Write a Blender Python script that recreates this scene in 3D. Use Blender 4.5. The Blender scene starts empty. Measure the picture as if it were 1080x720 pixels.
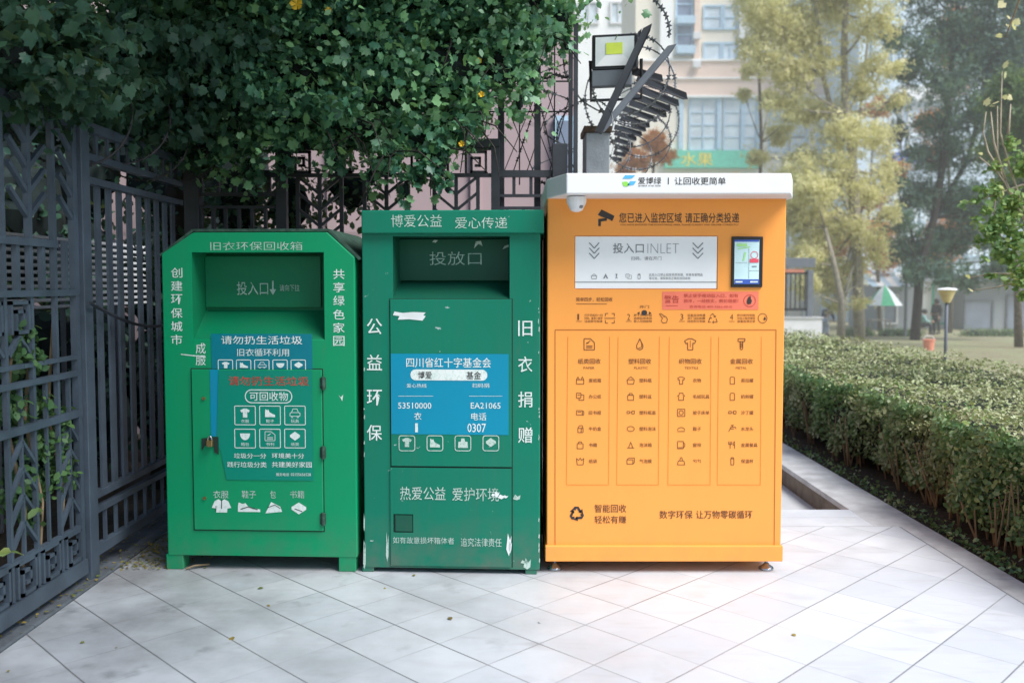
import bpy, math, random
import numpy as np
from mathutils import Vector, Matrix
R = random.Random(7)
rng = np.random.default_rng(11)
sc = bpy.context.scene
col = sc.collection

# ------------------------------------------------------------------ camera
F = 950.0; TH = math.atan(.055); CT, ST = math.cos(TH), math.sin(TH); SH = 60 - F * .055; EYE = 1.51
cam = bpy.data.cameras.new('camera'); camo = bpy.data.objects.new('camera', cam); col.objects.link(camo)
cam.lens = F / 1080 * 36; cam.sensor_width = 36; cam.shift_y = -SH / 1080
cam.clip_start = .05; cam.clip_end = 2000
camo.location = (0, 0, EYE); camo.rotation_euler = (math.pi / 2 - TH, 0, 0)
cam.dof.use_dof = True; cam.dof.focus_distance = 4.8; cam.dof.aperture_fstop = 2.0
sc.camera = camo

def ray(px, py):
    a = (px - 540) / F; b = (360 - py - SH) / F
    return Vector((a, CT + b * ST, -ST + b * CT))
def P(px, py, Y):
    r = ray(px, py); t = Y / r.y
    return Vector((r.x * t, Y, EYE + r.z * t))
def PX(px, py, X):
    r = ray(px, py); t = X / r.x
    return Vector((X, r.y * t, EYE + r.z * t))
def G(px, py, z=0):
    r = ray(px, py); t = (z - EYE) / r.z
    return Vector((r.x * t, r.y * t, z))

# ------------------------------------------------------------------ materials
def nm(name):
    m = bpy.data.materials.new(name); m.use_nodes = True
    nt = m.node_tree; b = nt.nodes['Principled BSDF']
    return m, nt, b
def N(nt, t, **k):
    n = nt.nodes.new(t)
    for a, v in k.items(): setattr(n, a, v)
    return n
def mathn(nt, op, a, b=None, clamp=False):
    n = N(nt, 'ShaderNodeMath', operation=op); n.use_clamp = clamp
    for i, v in enumerate((a, b)):
        if v is None: continue
        if isinstance(v, (int, float)): n.inputs[i].default_value = v
        else: nt.links.new(v, n.inputs[i])
    return n.outputs[0]
def mixc(nt, f, a, b, mode='MIX'):
    n = N(nt, 'ShaderNodeMix', data_type='RGBA', blend_type=mode)
    for s, v in ((n.inputs[0], f), (n.inputs[6], a), (n.inputs[7], b)):
        if isinstance(v, (int, float)): s.default_value = v
        elif isinstance(v, tuple): s.default_value = (*v[:3], 1)
        else: nt.links.new(v, s)
    return n.outputs[2]
def noise(nt, scale, detail=4, co=None, rough=.55, dist=0):
    n = N(nt, 'ShaderNodeTexNoise'); n.inputs['Scale'].default_value = scale
    n.inputs['Detail'].default_value = detail; n.inputs['Roughness'].default_value = rough
    n.inputs['Distortion'].default_value = dist
    if co is None: co = N(nt, 'ShaderNodeTexCoord').outputs['Object']
    nt.links.new(co, n.inputs['Vector'])
    return n.outputs['Fac']
def ramp(nt, f, a, b, lo=0., hi=1.):
    n = N(nt, 'ShaderNodeMapRange'); nt.links.new(f, n.inputs[0])
    n.inputs[1].default_value = a; n.inputs[2].default_value = b
    n.inputs[3].default_value = lo; n.inputs[4].default_value = hi
    return n.outputs[0]
def bumpn(nt, b, h, strength=.3, dist=.01):
    n = N(nt, 'ShaderNodeBump'); n.inputs['Strength'].default_value = strength; n.inputs['Distance'].default_value = dist
    nt.links.new(h, n.inputs['Height']); nt.links.new(n.outputs[0], b.inputs['Normal'])

def simple(name, c, rough=.6, var=.12, scale=6, metal=0, spec=.5, bump=0, bscale=60):
    m, nt, b = nm(name)
    f = ramp(nt, noise(nt, scale), .3, .7)
    dark = tuple(x * (1 - var) for x in c); lite = tuple(min(1, x * (1 + var)) for x in c)
    nt.links.new(mixc(nt, f, dark, lite), b.inputs['Base Color'])
    b.inputs['Roughness'].default_value = rough; b.inputs['Metallic'].default_value = metal
    b.inputs['Specular IOR Level'].default_value = spec
    if bump: bumpn(nt, b, noise(nt, bscale, 5), bump)
    return m

def painted(name, c, rough=.38, grime=.35, wear=0., wearcol=(.45, .5, .5), streak=.3, low=0.15, bumpy=.15):
    """sheet-metal paint: mottling, run-down streaks, dust near the ground, optional chips"""
    m, nt, b = nm(name)
    tc = N(nt, 'ShaderNodeTexCoord').outputs['Object']
    mp = N(nt, 'ShaderNodeMapping'); mp.inputs['Scale'].default_value = (14, 14, .9); nt.links.new(tc, mp.inputs[0])
    st = ramp(nt, noise(nt, 1, 5, mp.outputs[0]), .45, .75)
    mo = ramp(nt, noise(nt, 2.2, 6, tc), .35, .7)
    base = mixc(nt, mathn(nt, 'MULTIPLY', mo, grime), c, tuple(x * .72 + .012 for x in c))
    base = mixc(nt, mathn(nt, 'MULTIPLY', st, streak), base, tuple(x * .8 + .018 for x in c))
    sep = N(nt, 'ShaderNodeSeparateXYZ'); nt.links.new(tc, sep.inputs[0])
    dz = ramp(nt, sep.outputs[2], .32, .0)
    dn = ramp(nt, noise(nt, 9, 6, tc), .35, .75)
    base = mixc(nt, mathn(nt, 'MULTIPLY', mathn(nt, 'MULTIPLY', dz, dn), low * 3, True), base, (.16, .15, .13))
    dr = mathn(nt, 'MULTIPLY', ramp(nt, noise(nt, 1.7, 6, mp.outputs[0], .7, .3), .62, .7), mathn(nt, 'MULTIPLY', ramp(nt, noise(nt, 1.1, 3, tc), .45, .6), streak*1.2))
    base = mixc(nt, dr, base, (.1, .1, .08))
    if wear:
        w = mathn(nt, 'MULTIPLY', ramp(nt, noise(nt, 26, 5, tc, .6, .4), .71 - wear * .06, .73 - wear * .06), ramp(nt, noise(nt, 3, 2, tc), .52, .56))
        base = mixc(nt, w, base, wearcol)
    nt.links.new(base, b.inputs['Base Color'])
    nt.links.new(ramp(nt, mo, 0, 1, rough, rough + .18), b.inputs['Roughness'])
    b.inputs['Specular IOR Level'].default_value = .3
    bumpn(nt, b, noise(nt, 3.2, 2, tc), bumpy, .012)
    return m

def leafmat(name, cols, trans=.35, rough=.5, spec=.35, patch=1.2, brown=0):
    m, nt, b = nm(name)
    g = N(nt, 'ShaderNodeNewGeometry')
    rmp = N(nt, 'ShaderNodeValToRGB'); el = rmp.color_ramp.elements
    while len(el) < len(cols): el.new(.5)
    for i, c in enumerate(cols): el[i].position = i / (len(cols) - 1); el[i].color = (*c, 1)
    f = mathn(nt, 'ADD', mathn(nt, 'MULTIPLY', g.outputs['Random Per Island'], .65), mathn(nt, 'MULTIPLY', ramp(nt, noise(nt, patch, 2), .3, .7), .35))
    nt.links.new(f, rmp.inputs[0])
    c = rmp.outputs[0]
    if brown: c = mixc(nt, mathn(nt, 'MULTIPLY', ramp(nt, noise(nt, 1.7, 5), .5, .68), brown), c, (.27, .2, .12))
    nt.links.new(c, b.inputs['Base Color']); b.inputs['Roughness'].default_value = rough
    b.inputs['Specular IOR Level'].default_value = spec
    t = N(nt, 'ShaderNodeBsdfTranslucent'); nt.links.new(mixc(nt, .4, c, (.35, .45, .05), 'MIX'), t.inputs[0])
    mx = N(nt, 'ShaderNodeMixShader'); mx.inputs[0].default_value = trans
    nt.links.new(b.outputs[0], mx.inputs[1]); nt.links.new(t.outputs[0], mx.inputs[2])
    nt.links.new(mx.outputs[0], nt.nodes['Material Output'].inputs[0])
    return m

M = {}
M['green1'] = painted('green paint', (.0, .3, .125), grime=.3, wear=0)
M['green1_shade'] = painted('shaded green paint', (.002, .19, .085), grime=.5)  # darker copy of the green, recess shade put into its colour
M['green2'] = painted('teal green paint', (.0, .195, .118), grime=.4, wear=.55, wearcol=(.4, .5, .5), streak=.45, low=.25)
M['green2_shade'] = painted('shaded teal green paint', (.004, .1, .06), grime=.6)  # darker copy of the teal green with the recess shade painted in
M['roofgrime'] = simple('dusty dark green', (.03, .075, .055), .9, .5, 30)
M['orange'] = painted('orange powder coat', (.98, .385, .08), rough=.33, grime=.12, streak=.06, low=.06, bumpy=.05)
M['orange_line'] = simple('panel gap brown', (.42, .13, .02), .7)
M['orange_soft'] = simple('pressed groove orange', (.72, .23, .02), .5)
M['capwhite'] = painted('white powder coat', (.86, .88, .9), rough=.35, grime=.12, streak=.12, low=0, bumpy=.04)
M['inlet'] = simple('white inlet panel', (.9, .93, .94), .3, .04, 3)
def worn(name, c, under, amt):
    m, nt, b = nm(name)
    tc = N(nt, 'ShaderNodeTexCoord').outputs['Object']
    w = mathn(nt, 'ADD', mathn(nt, 'MULTIPLY', ramp(nt, noise(nt, 70, 5, tc, .7), .5, .62), amt), mathn(nt, 'MULTIPLY', ramp(nt, noise(nt, 6, 3, tc), .35, .65), amt*.5), True)
    nt.links.new(mixc(nt, w, c, under), b.inputs['Base Color']); b.inputs['Roughness'].default_value = .6
    return m
M['white'] = worn('white vinyl lettering', (.8, .86, .84), (.25, .5, .4), .35)
M['palewhite'] = worn('faded lettering', (.58, .7, .64), (.05, .25, .15), .45)
M['shadedwhite'] = worn('shaded recess lettering', (.45, .62, .55), (.05, .22, .14), .5)  # worn lettering, dimmed so its colour carries the recess shade
M['ink'] = simple('dark print', (.035, .03, .03), .5)
M['brown'] = simple('brown print', (.13, .045, .02), .5, .2)
M['grey_ink'] = simple('grey print', (.2, .22, .23), .5)
M['red_ink'] = simple('red print', (.5, .06, .04), .5, .3, 30)
M['salmon'] = simple('salmon sticker', (.86, .2, .12), .4, .05)
M['blue_st'] = painted('blue sticker', (.0, .27, .43), rough=.3, grime=.2, streak=.1, low=0, bumpy=.05)
M['teal_st'] = painted('teal sticker', (.0, .2, .26), rough=.3, grime=.25, streak=.1, low=0, bumpy=.05)
M['green_st'] = painted('sea green sticker', (.0, .25, .17), rough=.3, grime=.2, streak=.1, low=0, bumpy=.05)
M['gap'] = simple('dark gap', (.012, .03, .022), .9)
M['rust'] = simple('rusty steel', (.09, .06, .04), .7, .4, 30, metal=.3)
M['brass'] = simple('worn brass', (.35, .25, .1), .4, .3, 30, metal=.8)
M['steel'] = simple('steel', (.5, .52, .55), .25, .15, 10, metal=.9)
M['black'] = simple('black plastic', (.015, .016, .02), .35)
M['dispwhite'] = simple('display pale', (.62, .85, .9), .2)
M['dispblue'] = simple('display blue', (.05, .12, .5), .2)
M['dispgreen'] = simple('display green', (.4, .8, .3), .2)
M['dispred'] = simple('display red', (.8, .1, .15), .2)
M['logoblue'] = simple('logo blue', (.1, .5, .85), .4)
M['logogreen'] = simple('logo green', (.3, .75, .1), .4)
M['torn'] = simple('torn paper', (.75, .8, .8), .8)
M['fence'] = simple('blue grey fence paint', (.062, .085, .115), .5, .25, 5, bump=.1)
M['fence_dark'] = simple('dark fence paint', (.032, .038, .05), .5, .3, 5)
M['wire'] = simple('razor wire', (.13, .14, .15), .5, .3, 30, metal=.6)
M['wire_dark'] = simple('dark wire', (.045, .045, .05), .6, .3, 30, metal=.4)
M['kerbdark'] = simple('dark stone kerb', (.1, .115, .135), .8, .3, 7, bump=.3)
M['kerb'] = simple('grey stone kerb', (.5, .51, .52), .75, .22, 6, bump=.2)
M['kerbface'] = simple('brown kerb face', (.17, .14, .11), .9, .3, 8, bump=.3)
M['soil'] = simple('dark soil', (.045, .036, .027), .95, .5, 25, bump=.8)
M['bark'] = simple('grey brown bark', (.14, .115, .09), .9, .4, 12, bump=.6, bscale=20)
M['barkdark'] = simple('dark bark', (.035, .03, .028), .9, .4, 12, bump=.6, bscale=20)
M['barkpale'] = simple('pale bark', (.3, .27, .22), .9, .3, 8, bump=.5, bscale=20)
M['twig'] = simple('tan twig', (.22, .16, .095), .8, .3, 12)
M['paletwig'] = simple('pale twig', (.42, .36, .27), .8, .3, 12)
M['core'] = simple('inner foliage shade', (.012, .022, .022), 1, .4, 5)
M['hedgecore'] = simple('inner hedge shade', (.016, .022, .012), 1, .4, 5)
M['litter'] = leafmat('leaf litter', [(.2, .13, .03), (.33, .25, .05), (.12, .16, .04), (.25, .1, .03)], .1)
M['canopy'] = leafmat('canopy leaf', [(.035, .12, .09), (.06, .19, .13), (.08, .23, .14), (.16, .37, .19), (.32, .52, .42)], .22, .42, .5)  # palest bluish tones paint highlights into some of the leaves
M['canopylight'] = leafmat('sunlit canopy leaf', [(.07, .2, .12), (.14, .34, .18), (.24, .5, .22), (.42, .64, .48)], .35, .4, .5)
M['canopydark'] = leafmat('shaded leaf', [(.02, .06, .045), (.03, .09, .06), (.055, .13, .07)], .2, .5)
M['ivy'] = leafmat('ivy leaf', [(.04, .1, .045), (.07, .16, .06), (.13, .24, .07)], .25)
M['flower'] = simple('yellow petal', (.75, .48, .03), .6)
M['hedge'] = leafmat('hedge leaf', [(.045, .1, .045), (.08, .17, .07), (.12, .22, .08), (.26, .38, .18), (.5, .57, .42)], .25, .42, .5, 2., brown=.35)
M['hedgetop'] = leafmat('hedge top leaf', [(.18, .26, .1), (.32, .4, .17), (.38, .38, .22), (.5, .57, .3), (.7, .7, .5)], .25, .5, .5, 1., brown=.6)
M['ginkgo'] = leafmat('pale yellow leaf', [(.62, .6, .3), (.82, .76, .42), (.92, .84, .5), (.7, .74, .45)], .5, patch=.5)
M['teal'] = leafmat('dark blue green leaf', [(.06, .14, .12), (.1, .2, .17), (.18, .3, .24)], .35, patch=.4)
M['midgreen'] = leafmat('mid green leaf', [(.07, .14, .06), (.13, .22, .1), (.2, .3, .12)], .35, patch=.5)
M['fresh'] = leafmat('fresh green leaf', [(.13, .25, .1), (.22, .38, .15), (.34, .48, .18), (.65, .62, .22)], .35, patch=1)
M['rustleaf'] = leafmat('orange leaf', [(.6, .2, .07), (.8, .34, .12), (.75, .42, .2)], .35, patch=.5)
M['lawn'] = None

def facade(name, c, var=.08, joint=0, vert=False):
    m, nt, b = nm(name)
    tc = N(nt, 'ShaderNodeTexCoord').outputs['Object']
    base = mixc(nt, ramp(nt, noise(nt, .5, 6, tc), .3, .7), tuple(x * (1 - var) for x in c), c)
    if joint:
        sep = N(nt, 'ShaderNodeSeparateXYZ'); nt.links.new(tc, sep.inputs[0])
        fz = mathn(nt, 'FRACT', mathn(nt, 'DIVIDE', sep.outputs[2], joint))
        base = mixc(nt, mathn(nt, 'LESS_THAN', fz, .04), base, tuple(x * .75 for x in c))
    nt.links.new(base, b.inputs['Base Color']); b.inputs['Roughness'].default_value = .85
    return m
M['pinkwall'] = facade('pinkish render', (.5, .385, .4), .1, 1.1)
M['cream'] = facade('cream facade', (.88, .82, .7))
M['peach'] = facade('peach stone bands', (.85, .66, .55), .08, .9)
M['palewall'] = facade('pale wall', (.93, .94, .93))
M['greywall'] = facade('grey wall', (.3, .33, .36))
M['bluewall'] = facade('pale blue wall', (.62, .75, .86))
M['frame_blue'] = simple('pale blue frame', (.45, .62, .76), .5)
def glassm(name, c):
    m, nt, b = nm(name)
    nt.links.new(mixc(nt, ramp(nt, noise(nt, .8, 3), .35, .65), tuple(x * .7 for x in c), c), b.inputs['Base Color'])
    b.inputs['Roughness'].default_value = .12; b.inputs['Specular IOR Level'].default_value = .8
    return m
M['glass'] = glassm('window glass', (.75, .86, .93))
M['glassdark'] = glassm('dark window glass', (.25, .3, .4))
M['signgreen'] = simple('green shop sign', (.1, .6, .42), .4)
M['signyellow'] = simple('yellow sign lettering', (.9, .75, .08), .4)
M['gategrey'] = simple('grey gate paint', (.14, .16, .19), .6)
M['whitewall'] = simple('white plaster', (.72, .73, .74), .8, .08, 2)
M['skin'] = simple('skin', (.45, .27, .19), .6)
M['hair'] = simple('black hair', (.012, .011, .012), .5)
M['cloth_black'] = simple('black cloth', (.02, .02, .025), .85)
M['cloth_navy'] = simple('navy cloth', (.03, .035, .07), .85)
M['cloth_pale'] = simple('pale blue cloth', (.45, .5, .6), .85)
M['cloth_teal'] = simple('pale teal cloth', (.25, .45, .45), .85)
M['lampyellow'] = simple('lamp diffuser', (.75, .62, .33), .4)
M['umbgreen'] = simple('green canopy cloth', (.05, .42, .22), .6)
M['umbwhite'] = simple('white canopy cloth', (.72, .78, .82), .6)
M['box_orange'] = simple('coral plastic', (.8, .3, .2), .6)
M['led'] = simple('yellow led panel', (.62, .75, .1), .4)
M['lens'] = simple('floodlight reflector', (.68, .74, .76), .3)
M['brick_grey'] = simple('grey pillar render', (.3, .34, .38), .85, .2, 6, bump=.3)

# paving: square slabs laid diagonally
def paving():
    m, nt, b = nm('pale stone paving slabs')
    tc = N(nt, 'ShaderNodeTexCoord').outputs['Object']
    sep = N(nt, 'ShaderNodeSeparateXYZ'); nt.links.new(tc, sep.inputs[0])
    x, y = sep.outputs[0], sep.outputs[1]
    wob = mathn(nt, 'MULTIPLY', mathn(nt, 'SUBTRACT', noise(nt, 2.5, 2, tc), .5), .006)
    u = mathn(nt, 'DIVIDE', mathn(nt, 'SUBTRACT', mathn(nt, 'ADD', mathn(nt, 'ADD', x, y), wob), 4.678), .4225)
    v = mathn(nt, 'DIVIDE', mathn(nt, 'SUBTRACT', mathn(nt, 'ADD', mathn(nt, 'SUBTRACT', y, x), wob), 3.181), .424)
    def line(t, w):
        d = mathn(nt, 'ABSOLUTE', mathn(nt, 'SUBTRACT', mathn(nt, 'FRACT', mathn(nt, 'ADD', t, .5)), .5))
        return ramp(nt, d, w, w * .35)
    jn = ramp(nt, noise(nt, 1.3, 3, tc), .38, .62)
    lu, lv = line(u, .016), line(v, .016)
    xl = ramp(nt, x, -.4, .9)              # joints running one way are dirty on the left, the other way on the right
    wu = mathn(nt, 'ADD', mathn(nt, 'MULTIPLY', mathn(nt, 'SUBTRACT', 1, xl), .7), mathn(nt, 'ADD', mathn(nt, 'MULTIPLY', jn, .45), .08), True)
    wv = mathn(nt, 'ADD', mathn(nt, 'MULTIPLY', xl, .5), mathn(nt, 'ADD', mathn(nt, 'MULTIPLY', jn, .45), .1), True)
    j = mathn(nt, 'MAXIMUM', mathn(nt, 'MULTIPLY', lu, wu), mathn(nt, 'MULTIPLY', lv, wv))
    fy = mathn(nt, 'LESS_THAN', y, 5.56); fx = mathn(nt, 'LESS_THAN', x, 2.425)
    j = mathn(nt, 'MULTIPLY', j, mathn(nt, 'MULTIPLY', fy, fx))
    e1 = mathn(nt, 'MULTIPLY', ramp(nt, mathn(nt, 'ABSOLUTE', mathn(nt, 'SUBTRACT', y, 5.565)), .008, .003), .45)
    e2 = mathn(nt, 'MULTIPLY', mathn(nt, 'MULTIPLY', ramp(nt, mathn(nt, 'ABSOLUTE', mathn(nt, 'SUBTRACT', x, 2.425)), .007, .003), fy), .9)
    e3 = mathn(nt, 'MULTIPLY', ramp(nt, mathn(nt, 'ABSOLUTE', mathn(nt, 'SUBTRACT', y, 5.78)), .008, .003), .3)
    j = mathn(nt, 'MAXIMUM', j, mathn(nt, 'MAXIMUM', e1, mathn(nt, 'MAXIMUM', e2, e3)))
    cx = N(nt, 'ShaderNodeCombineXYZ')
    nt.links.new(mathn(nt, 'FLOOR', u), cx.inputs[0]); nt.links.new(mathn(nt, 'FLOOR', v), cx.inputs[1])
    wn = N(nt, 'ShaderNodeTexWhiteNoise'); nt.links.new(cx.outputs[0], wn.inputs['Vector'])
    tilev = wn.outputs['Value']
    base = mixc(nt, tilev, (.57, .605, .66), (.66, .69, .735))
    # veins inside each slab
    off = N(nt, 'ShaderNodeVectorMath', operation='MULTIPLY_ADD')
    nt.links.new(wn.outputs['Color'], off.inputs[0]); off.inputs[1].default_value = (9, 9, 9); nt.links.new(tc, off.inputs[2])
    mp = N(nt, 'ShaderNodeMapping'); mp.inputs['Scale'].default_value = (1, 4.5, 1); mp.inputs['Rotation'].default_value = (0, 0, .35)
    nt.links.new(off.outputs[0], mp.inputs[0])
    vein = ramp(nt, noise(nt, 2.2, 6, mp.outputs[0], .6, 1.2), .52, .78)
    base = mixc(nt, mathn(nt, 'MULTIPLY', vein, .4), base, (.42, .41, .42))
    vein2 = ramp(nt, noise(nt, 3.5, 5, off.outputs[0], .6, .6), .6, .8)
    base = mixc(nt, mathn(nt, 'MULTIPLY', vein2, .22), base, (.5, .45, .38))
    # dirt on the left, and the shade there painted into the colour
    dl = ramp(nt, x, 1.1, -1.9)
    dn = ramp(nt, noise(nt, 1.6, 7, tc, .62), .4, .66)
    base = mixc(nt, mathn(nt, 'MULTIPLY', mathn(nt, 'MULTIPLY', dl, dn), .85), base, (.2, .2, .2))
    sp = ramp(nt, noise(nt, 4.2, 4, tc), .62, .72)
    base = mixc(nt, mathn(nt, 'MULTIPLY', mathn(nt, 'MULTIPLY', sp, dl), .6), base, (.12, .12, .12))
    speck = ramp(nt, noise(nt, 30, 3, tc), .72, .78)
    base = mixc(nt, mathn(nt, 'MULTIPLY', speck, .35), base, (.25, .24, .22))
    base = mixc(nt, mathn(nt, 'MULTIPLY', dl, .42), base, (.24, .26, .3))  # smooth greying toward the left paints the shading gradient into the slabs
    # patchy darkening towards the bins and the left
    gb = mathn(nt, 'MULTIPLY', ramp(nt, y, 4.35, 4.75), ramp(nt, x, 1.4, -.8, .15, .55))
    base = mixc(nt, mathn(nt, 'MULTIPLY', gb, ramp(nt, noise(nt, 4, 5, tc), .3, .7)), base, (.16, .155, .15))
    base = mixc(nt, mathn(nt, 'MULTIPLY', j, ramp(nt, x, -.5, 1.5, 1, .85)), base, (.14, .14, .15))
    nt.links.new(base, b.inputs['Base Color'])
    nt.links.new(ramp(nt, noise(nt, 6, 4, tc), .3, .7, .35, .6), b.inputs['Roughness'])
    h = mathn(nt, 'SUBTRACT', mathn(nt, 'MULTIPLY', noise(nt, 45, 4, tc), .25), j)
    bumpn(nt, b, h, .25, .006)
    return m
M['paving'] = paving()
def ground_mat():
    m, nt, b = nm('lawn with fallen leaves')
    tc = N(nt, 'ShaderNodeTexCoord').outputs['Object']
    c = mixc(nt, ramp(nt, noise(nt, .7, 5, tc), .35, .65), (.23, .2, .12), (.26, .3, .15))
    c = mixc(nt, ramp(nt, noise(nt, 9, 5, tc), .45, .7), c, (.4, .34, .24))
    nt.links.new(c, b.inputs['Base Color']); b.inputs['Roughness'].default_value = .95
    bumpn(nt, b, noise(nt, 20, 5, tc), .6, .05)
    return m
M['lawn'] = ground_mat()

# ------------------------------------------------------------------ mesh builder
class MB:
    def __init__(s): s.v = []; s.f = []; s.m = []; s.uv = None
    def add(s, vs, fs, mi=0):
        o = len(s.v); s.v += [tuple(p) for p in vs]
        for f in fs: s.f.append([i + o for i in f]); s.m.append(mi)
        return s
    def box(s, x0, x1, y0, y1, z0, z1, mi=0):
        if x0 > x1: x0, x1 = x1, x0
        if y0 > y1: y0, y1 = y1, y0
        if z0 > z1: z0, z1 = z1, z0
        return s.add([(x0,y0,z0),(x1,y0,z0),(x1,y1,z0),(x0,y1,z0),(x0,y0,z1),(x1,y0,z1),(x1,y1,z1),(x0,y1,z1)],
            [(0,3,2,1),(4,5,6,7),(0,1,5,4),(1,2,6,5),(2,3,7,6),(3,0,4,7)], mi)
    def bar(s, a, b, w, t, nrm=(1,0,0), mi=0):
        """bar from a to b, width w in plane, thickness t along nrm"""
        a, b, n = Vector(a), Vector(b), Vector(nrm).normalized()
        d = (b - a).normalized(); q = d.cross(n).normalized() * (w / 2); n = n * (t / 2)
        vs = [a+q+n, a-q+n, a-q-n, a+q-n, b+q+n, b-q+n, b-q-n, b+q-n]
        return s.add(vs, [(0,1,2,3),(7,6,5,4),(0,4,5,1),(1,5,6,2),(2,6,7,3),(3,7,4,0)], mi)
    def prism(s, pts, y0, y1, mi=0):
        """(x,z) outline extruded along y"""
        n = len(pts)
        vs = [(p[0], y0, p[1]) for p in pts] + [(p[0], y1, p[1]) for p in pts]
        return s.add(vs, [list(range(n)), list(range(2*n-1, n-1, -1))] + [(i, i+n, (i+1)%n+n, (i+1)%n) for i in range(n)], mi)
    def tube(s, pts, r, n=6, mi=0, cap=True):
        pts = [Vector(p) for p in pts]; k = len(pts)
        rr = r if isinstance(r, (list, tuple)) else [r] * k
        rings = []; up = Vector((.13, .27, .95))
        for i, p in enumerate(pts):
            d = (pts[min(i+1, k-1)] - pts[max(i-1, 0)])
            if d.length < 1e-9: d = Vector((0,0,1))
            d.normalize()
            a = d.cross(up)
            if a.length < .05: a = d.cross(Vector((1,0,0)))
            a.normalize(); bb = d.cross(a)
            rings.append([p + (a*math.cos(2*math.pi*j/n) + bb*math.sin(2*math.pi*j/n)) * rr[i] for j in range(n)])
        vs = [q for ring in rings for q in ring]
        fs = [(i*n+j, i*n+(j+1)%n, (i+1)*n+(j+1)%n, (i+1)*n+j) for i in range(k-1) for j in range(n)]
        if cap: fs += [list(range(n-1, -1, -1)), [(k-1)*n+j for j in range(n)]]
        return s.add(vs, fs, mi)
    def lathe(s, c, prof, n=20, mi=0):
        c = Vector(c); k = len(prof)
        vs = [c + Vector((r*math.cos(2*math.pi*j/n), r*math.sin(2*math.pi*j/n), z)) for r, z in prof for j in range(n)]
        fs = [(i*n+j, i*n+(j+1)%n, (i+1)*n+(j+1)%n, (i+1)*n+j) for i in range(k-1) for j in range(n)]
        fs += [list(range(n-1,-1,-1)), [(k-1)*n+j for j in range(n)]]
        return s.add(vs, fs, mi)
    def build(s, name, mats, parent=None, bevel=0, smooth=False, seg=2):
        me = bpy.data.meshes.new(name); me.from_pydata(s.v, [], s.f)
        for m in (mats if isinstance(mats, (list, tuple)) else [mats]): me.materials.append(M[m] if isinstance(m, str) else m)
        if any(s.m): me.polygons.foreach_set('material_index', s.m)
        if smooth: me.polygons.foreach_set('use_smooth', [True] * len(me.polygons))
        me.update()
        o = bpy.data.objects.new(name, me); col.objects.link(o)
        if parent: o.parent = parent
        if bevel:
            md = o.modifiers.new('bevel', 'BEVEL'); md.width = bevel; md.segments = seg; md.limit_method = 'ANGLE'; md.angle_limit = math.radians(40)
            md.use_clamp_overlap = True
        return o
def tag(o, label=None, cat=None, group=None, kind=None):
    if label: o['label'] = label
    if cat: o['category'] = cat
    if group: o['group'] = group
    if kind: o['kind'] = kind
    return o
def empty(name, loc, label, cat, group=None, rz=0):
    o = bpy.data.objects.new(name, None); col.objects.link(o); o.location = loc; o.rotation_euler = (0, 0, rz)
    o.empty_display_size = .1
    return tag(o, label, cat, group)

# ------------------------------------------------------------------ leaves
def tmpl(kind):
    if kind == 'oval':
        v = [(0,0,0),(.28,.3,.06),(.3,.65,.05),(0,1,-.06),(-.3,.65,.05),(-.28,.3,.06),(0,.5,0)]
        return np.array(v), [(0,1,6),(1,2,6),(2,3,6),(3,4,6),(4,5,6),(5,0,6)]
    if kind == 'quad':
        v = [(0,0,0),(.32,.5,.05),(0,1,-.05),(-.32,.5,.05)]
        return np.array(v), [(0,1,2),(0,2,3)]
    if kind == 'palm':
        v = [(0,.35,0)]
        for i, (a, r) in enumerate([(-150,.4),(-112,.36),(-80,.5),(-56,.4),(-34,.54),(-17,.46),(0,.66),(17,.46),(34,.54),(56,.4),(80,.5),(112,.36),(150,.4),(180,.16)]):
            t = math.radians(a); v.append((math.sin(t)*r, .35+math.cos(t)*r, -.12*abs(math.sin(t))*r*2 - (.1 if r > .5 else 0)))
        n = len(v) - 1
        return np.array(v), [(0, 1+i, 1+(i+1) % n) for i in range(n)]
    if kind == 'clump':      # three leaves in one, for far crowns
        vs = []; fs = []
        for k in range(3):
            a = k * 2.1; ca, sa = math.cos(a), math.sin(a); o = len(vs)
            for p in [(0,0,0),(.22,.4,.1),(0,.85,.0),(-.22,.4,.1)]:
                vs.append((p[0]*ca - p[1]*sa, p[0]*sa + p[1]*ca, p[2] + .15*k*p[1]))
            fs += [(o,o+1,o+2),(o,o+2,o+3)]
        return np.array(vs), fs
TM = {k: tmpl(k) for k in ('oval', 'quad', 'palm', 'clump')}
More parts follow.
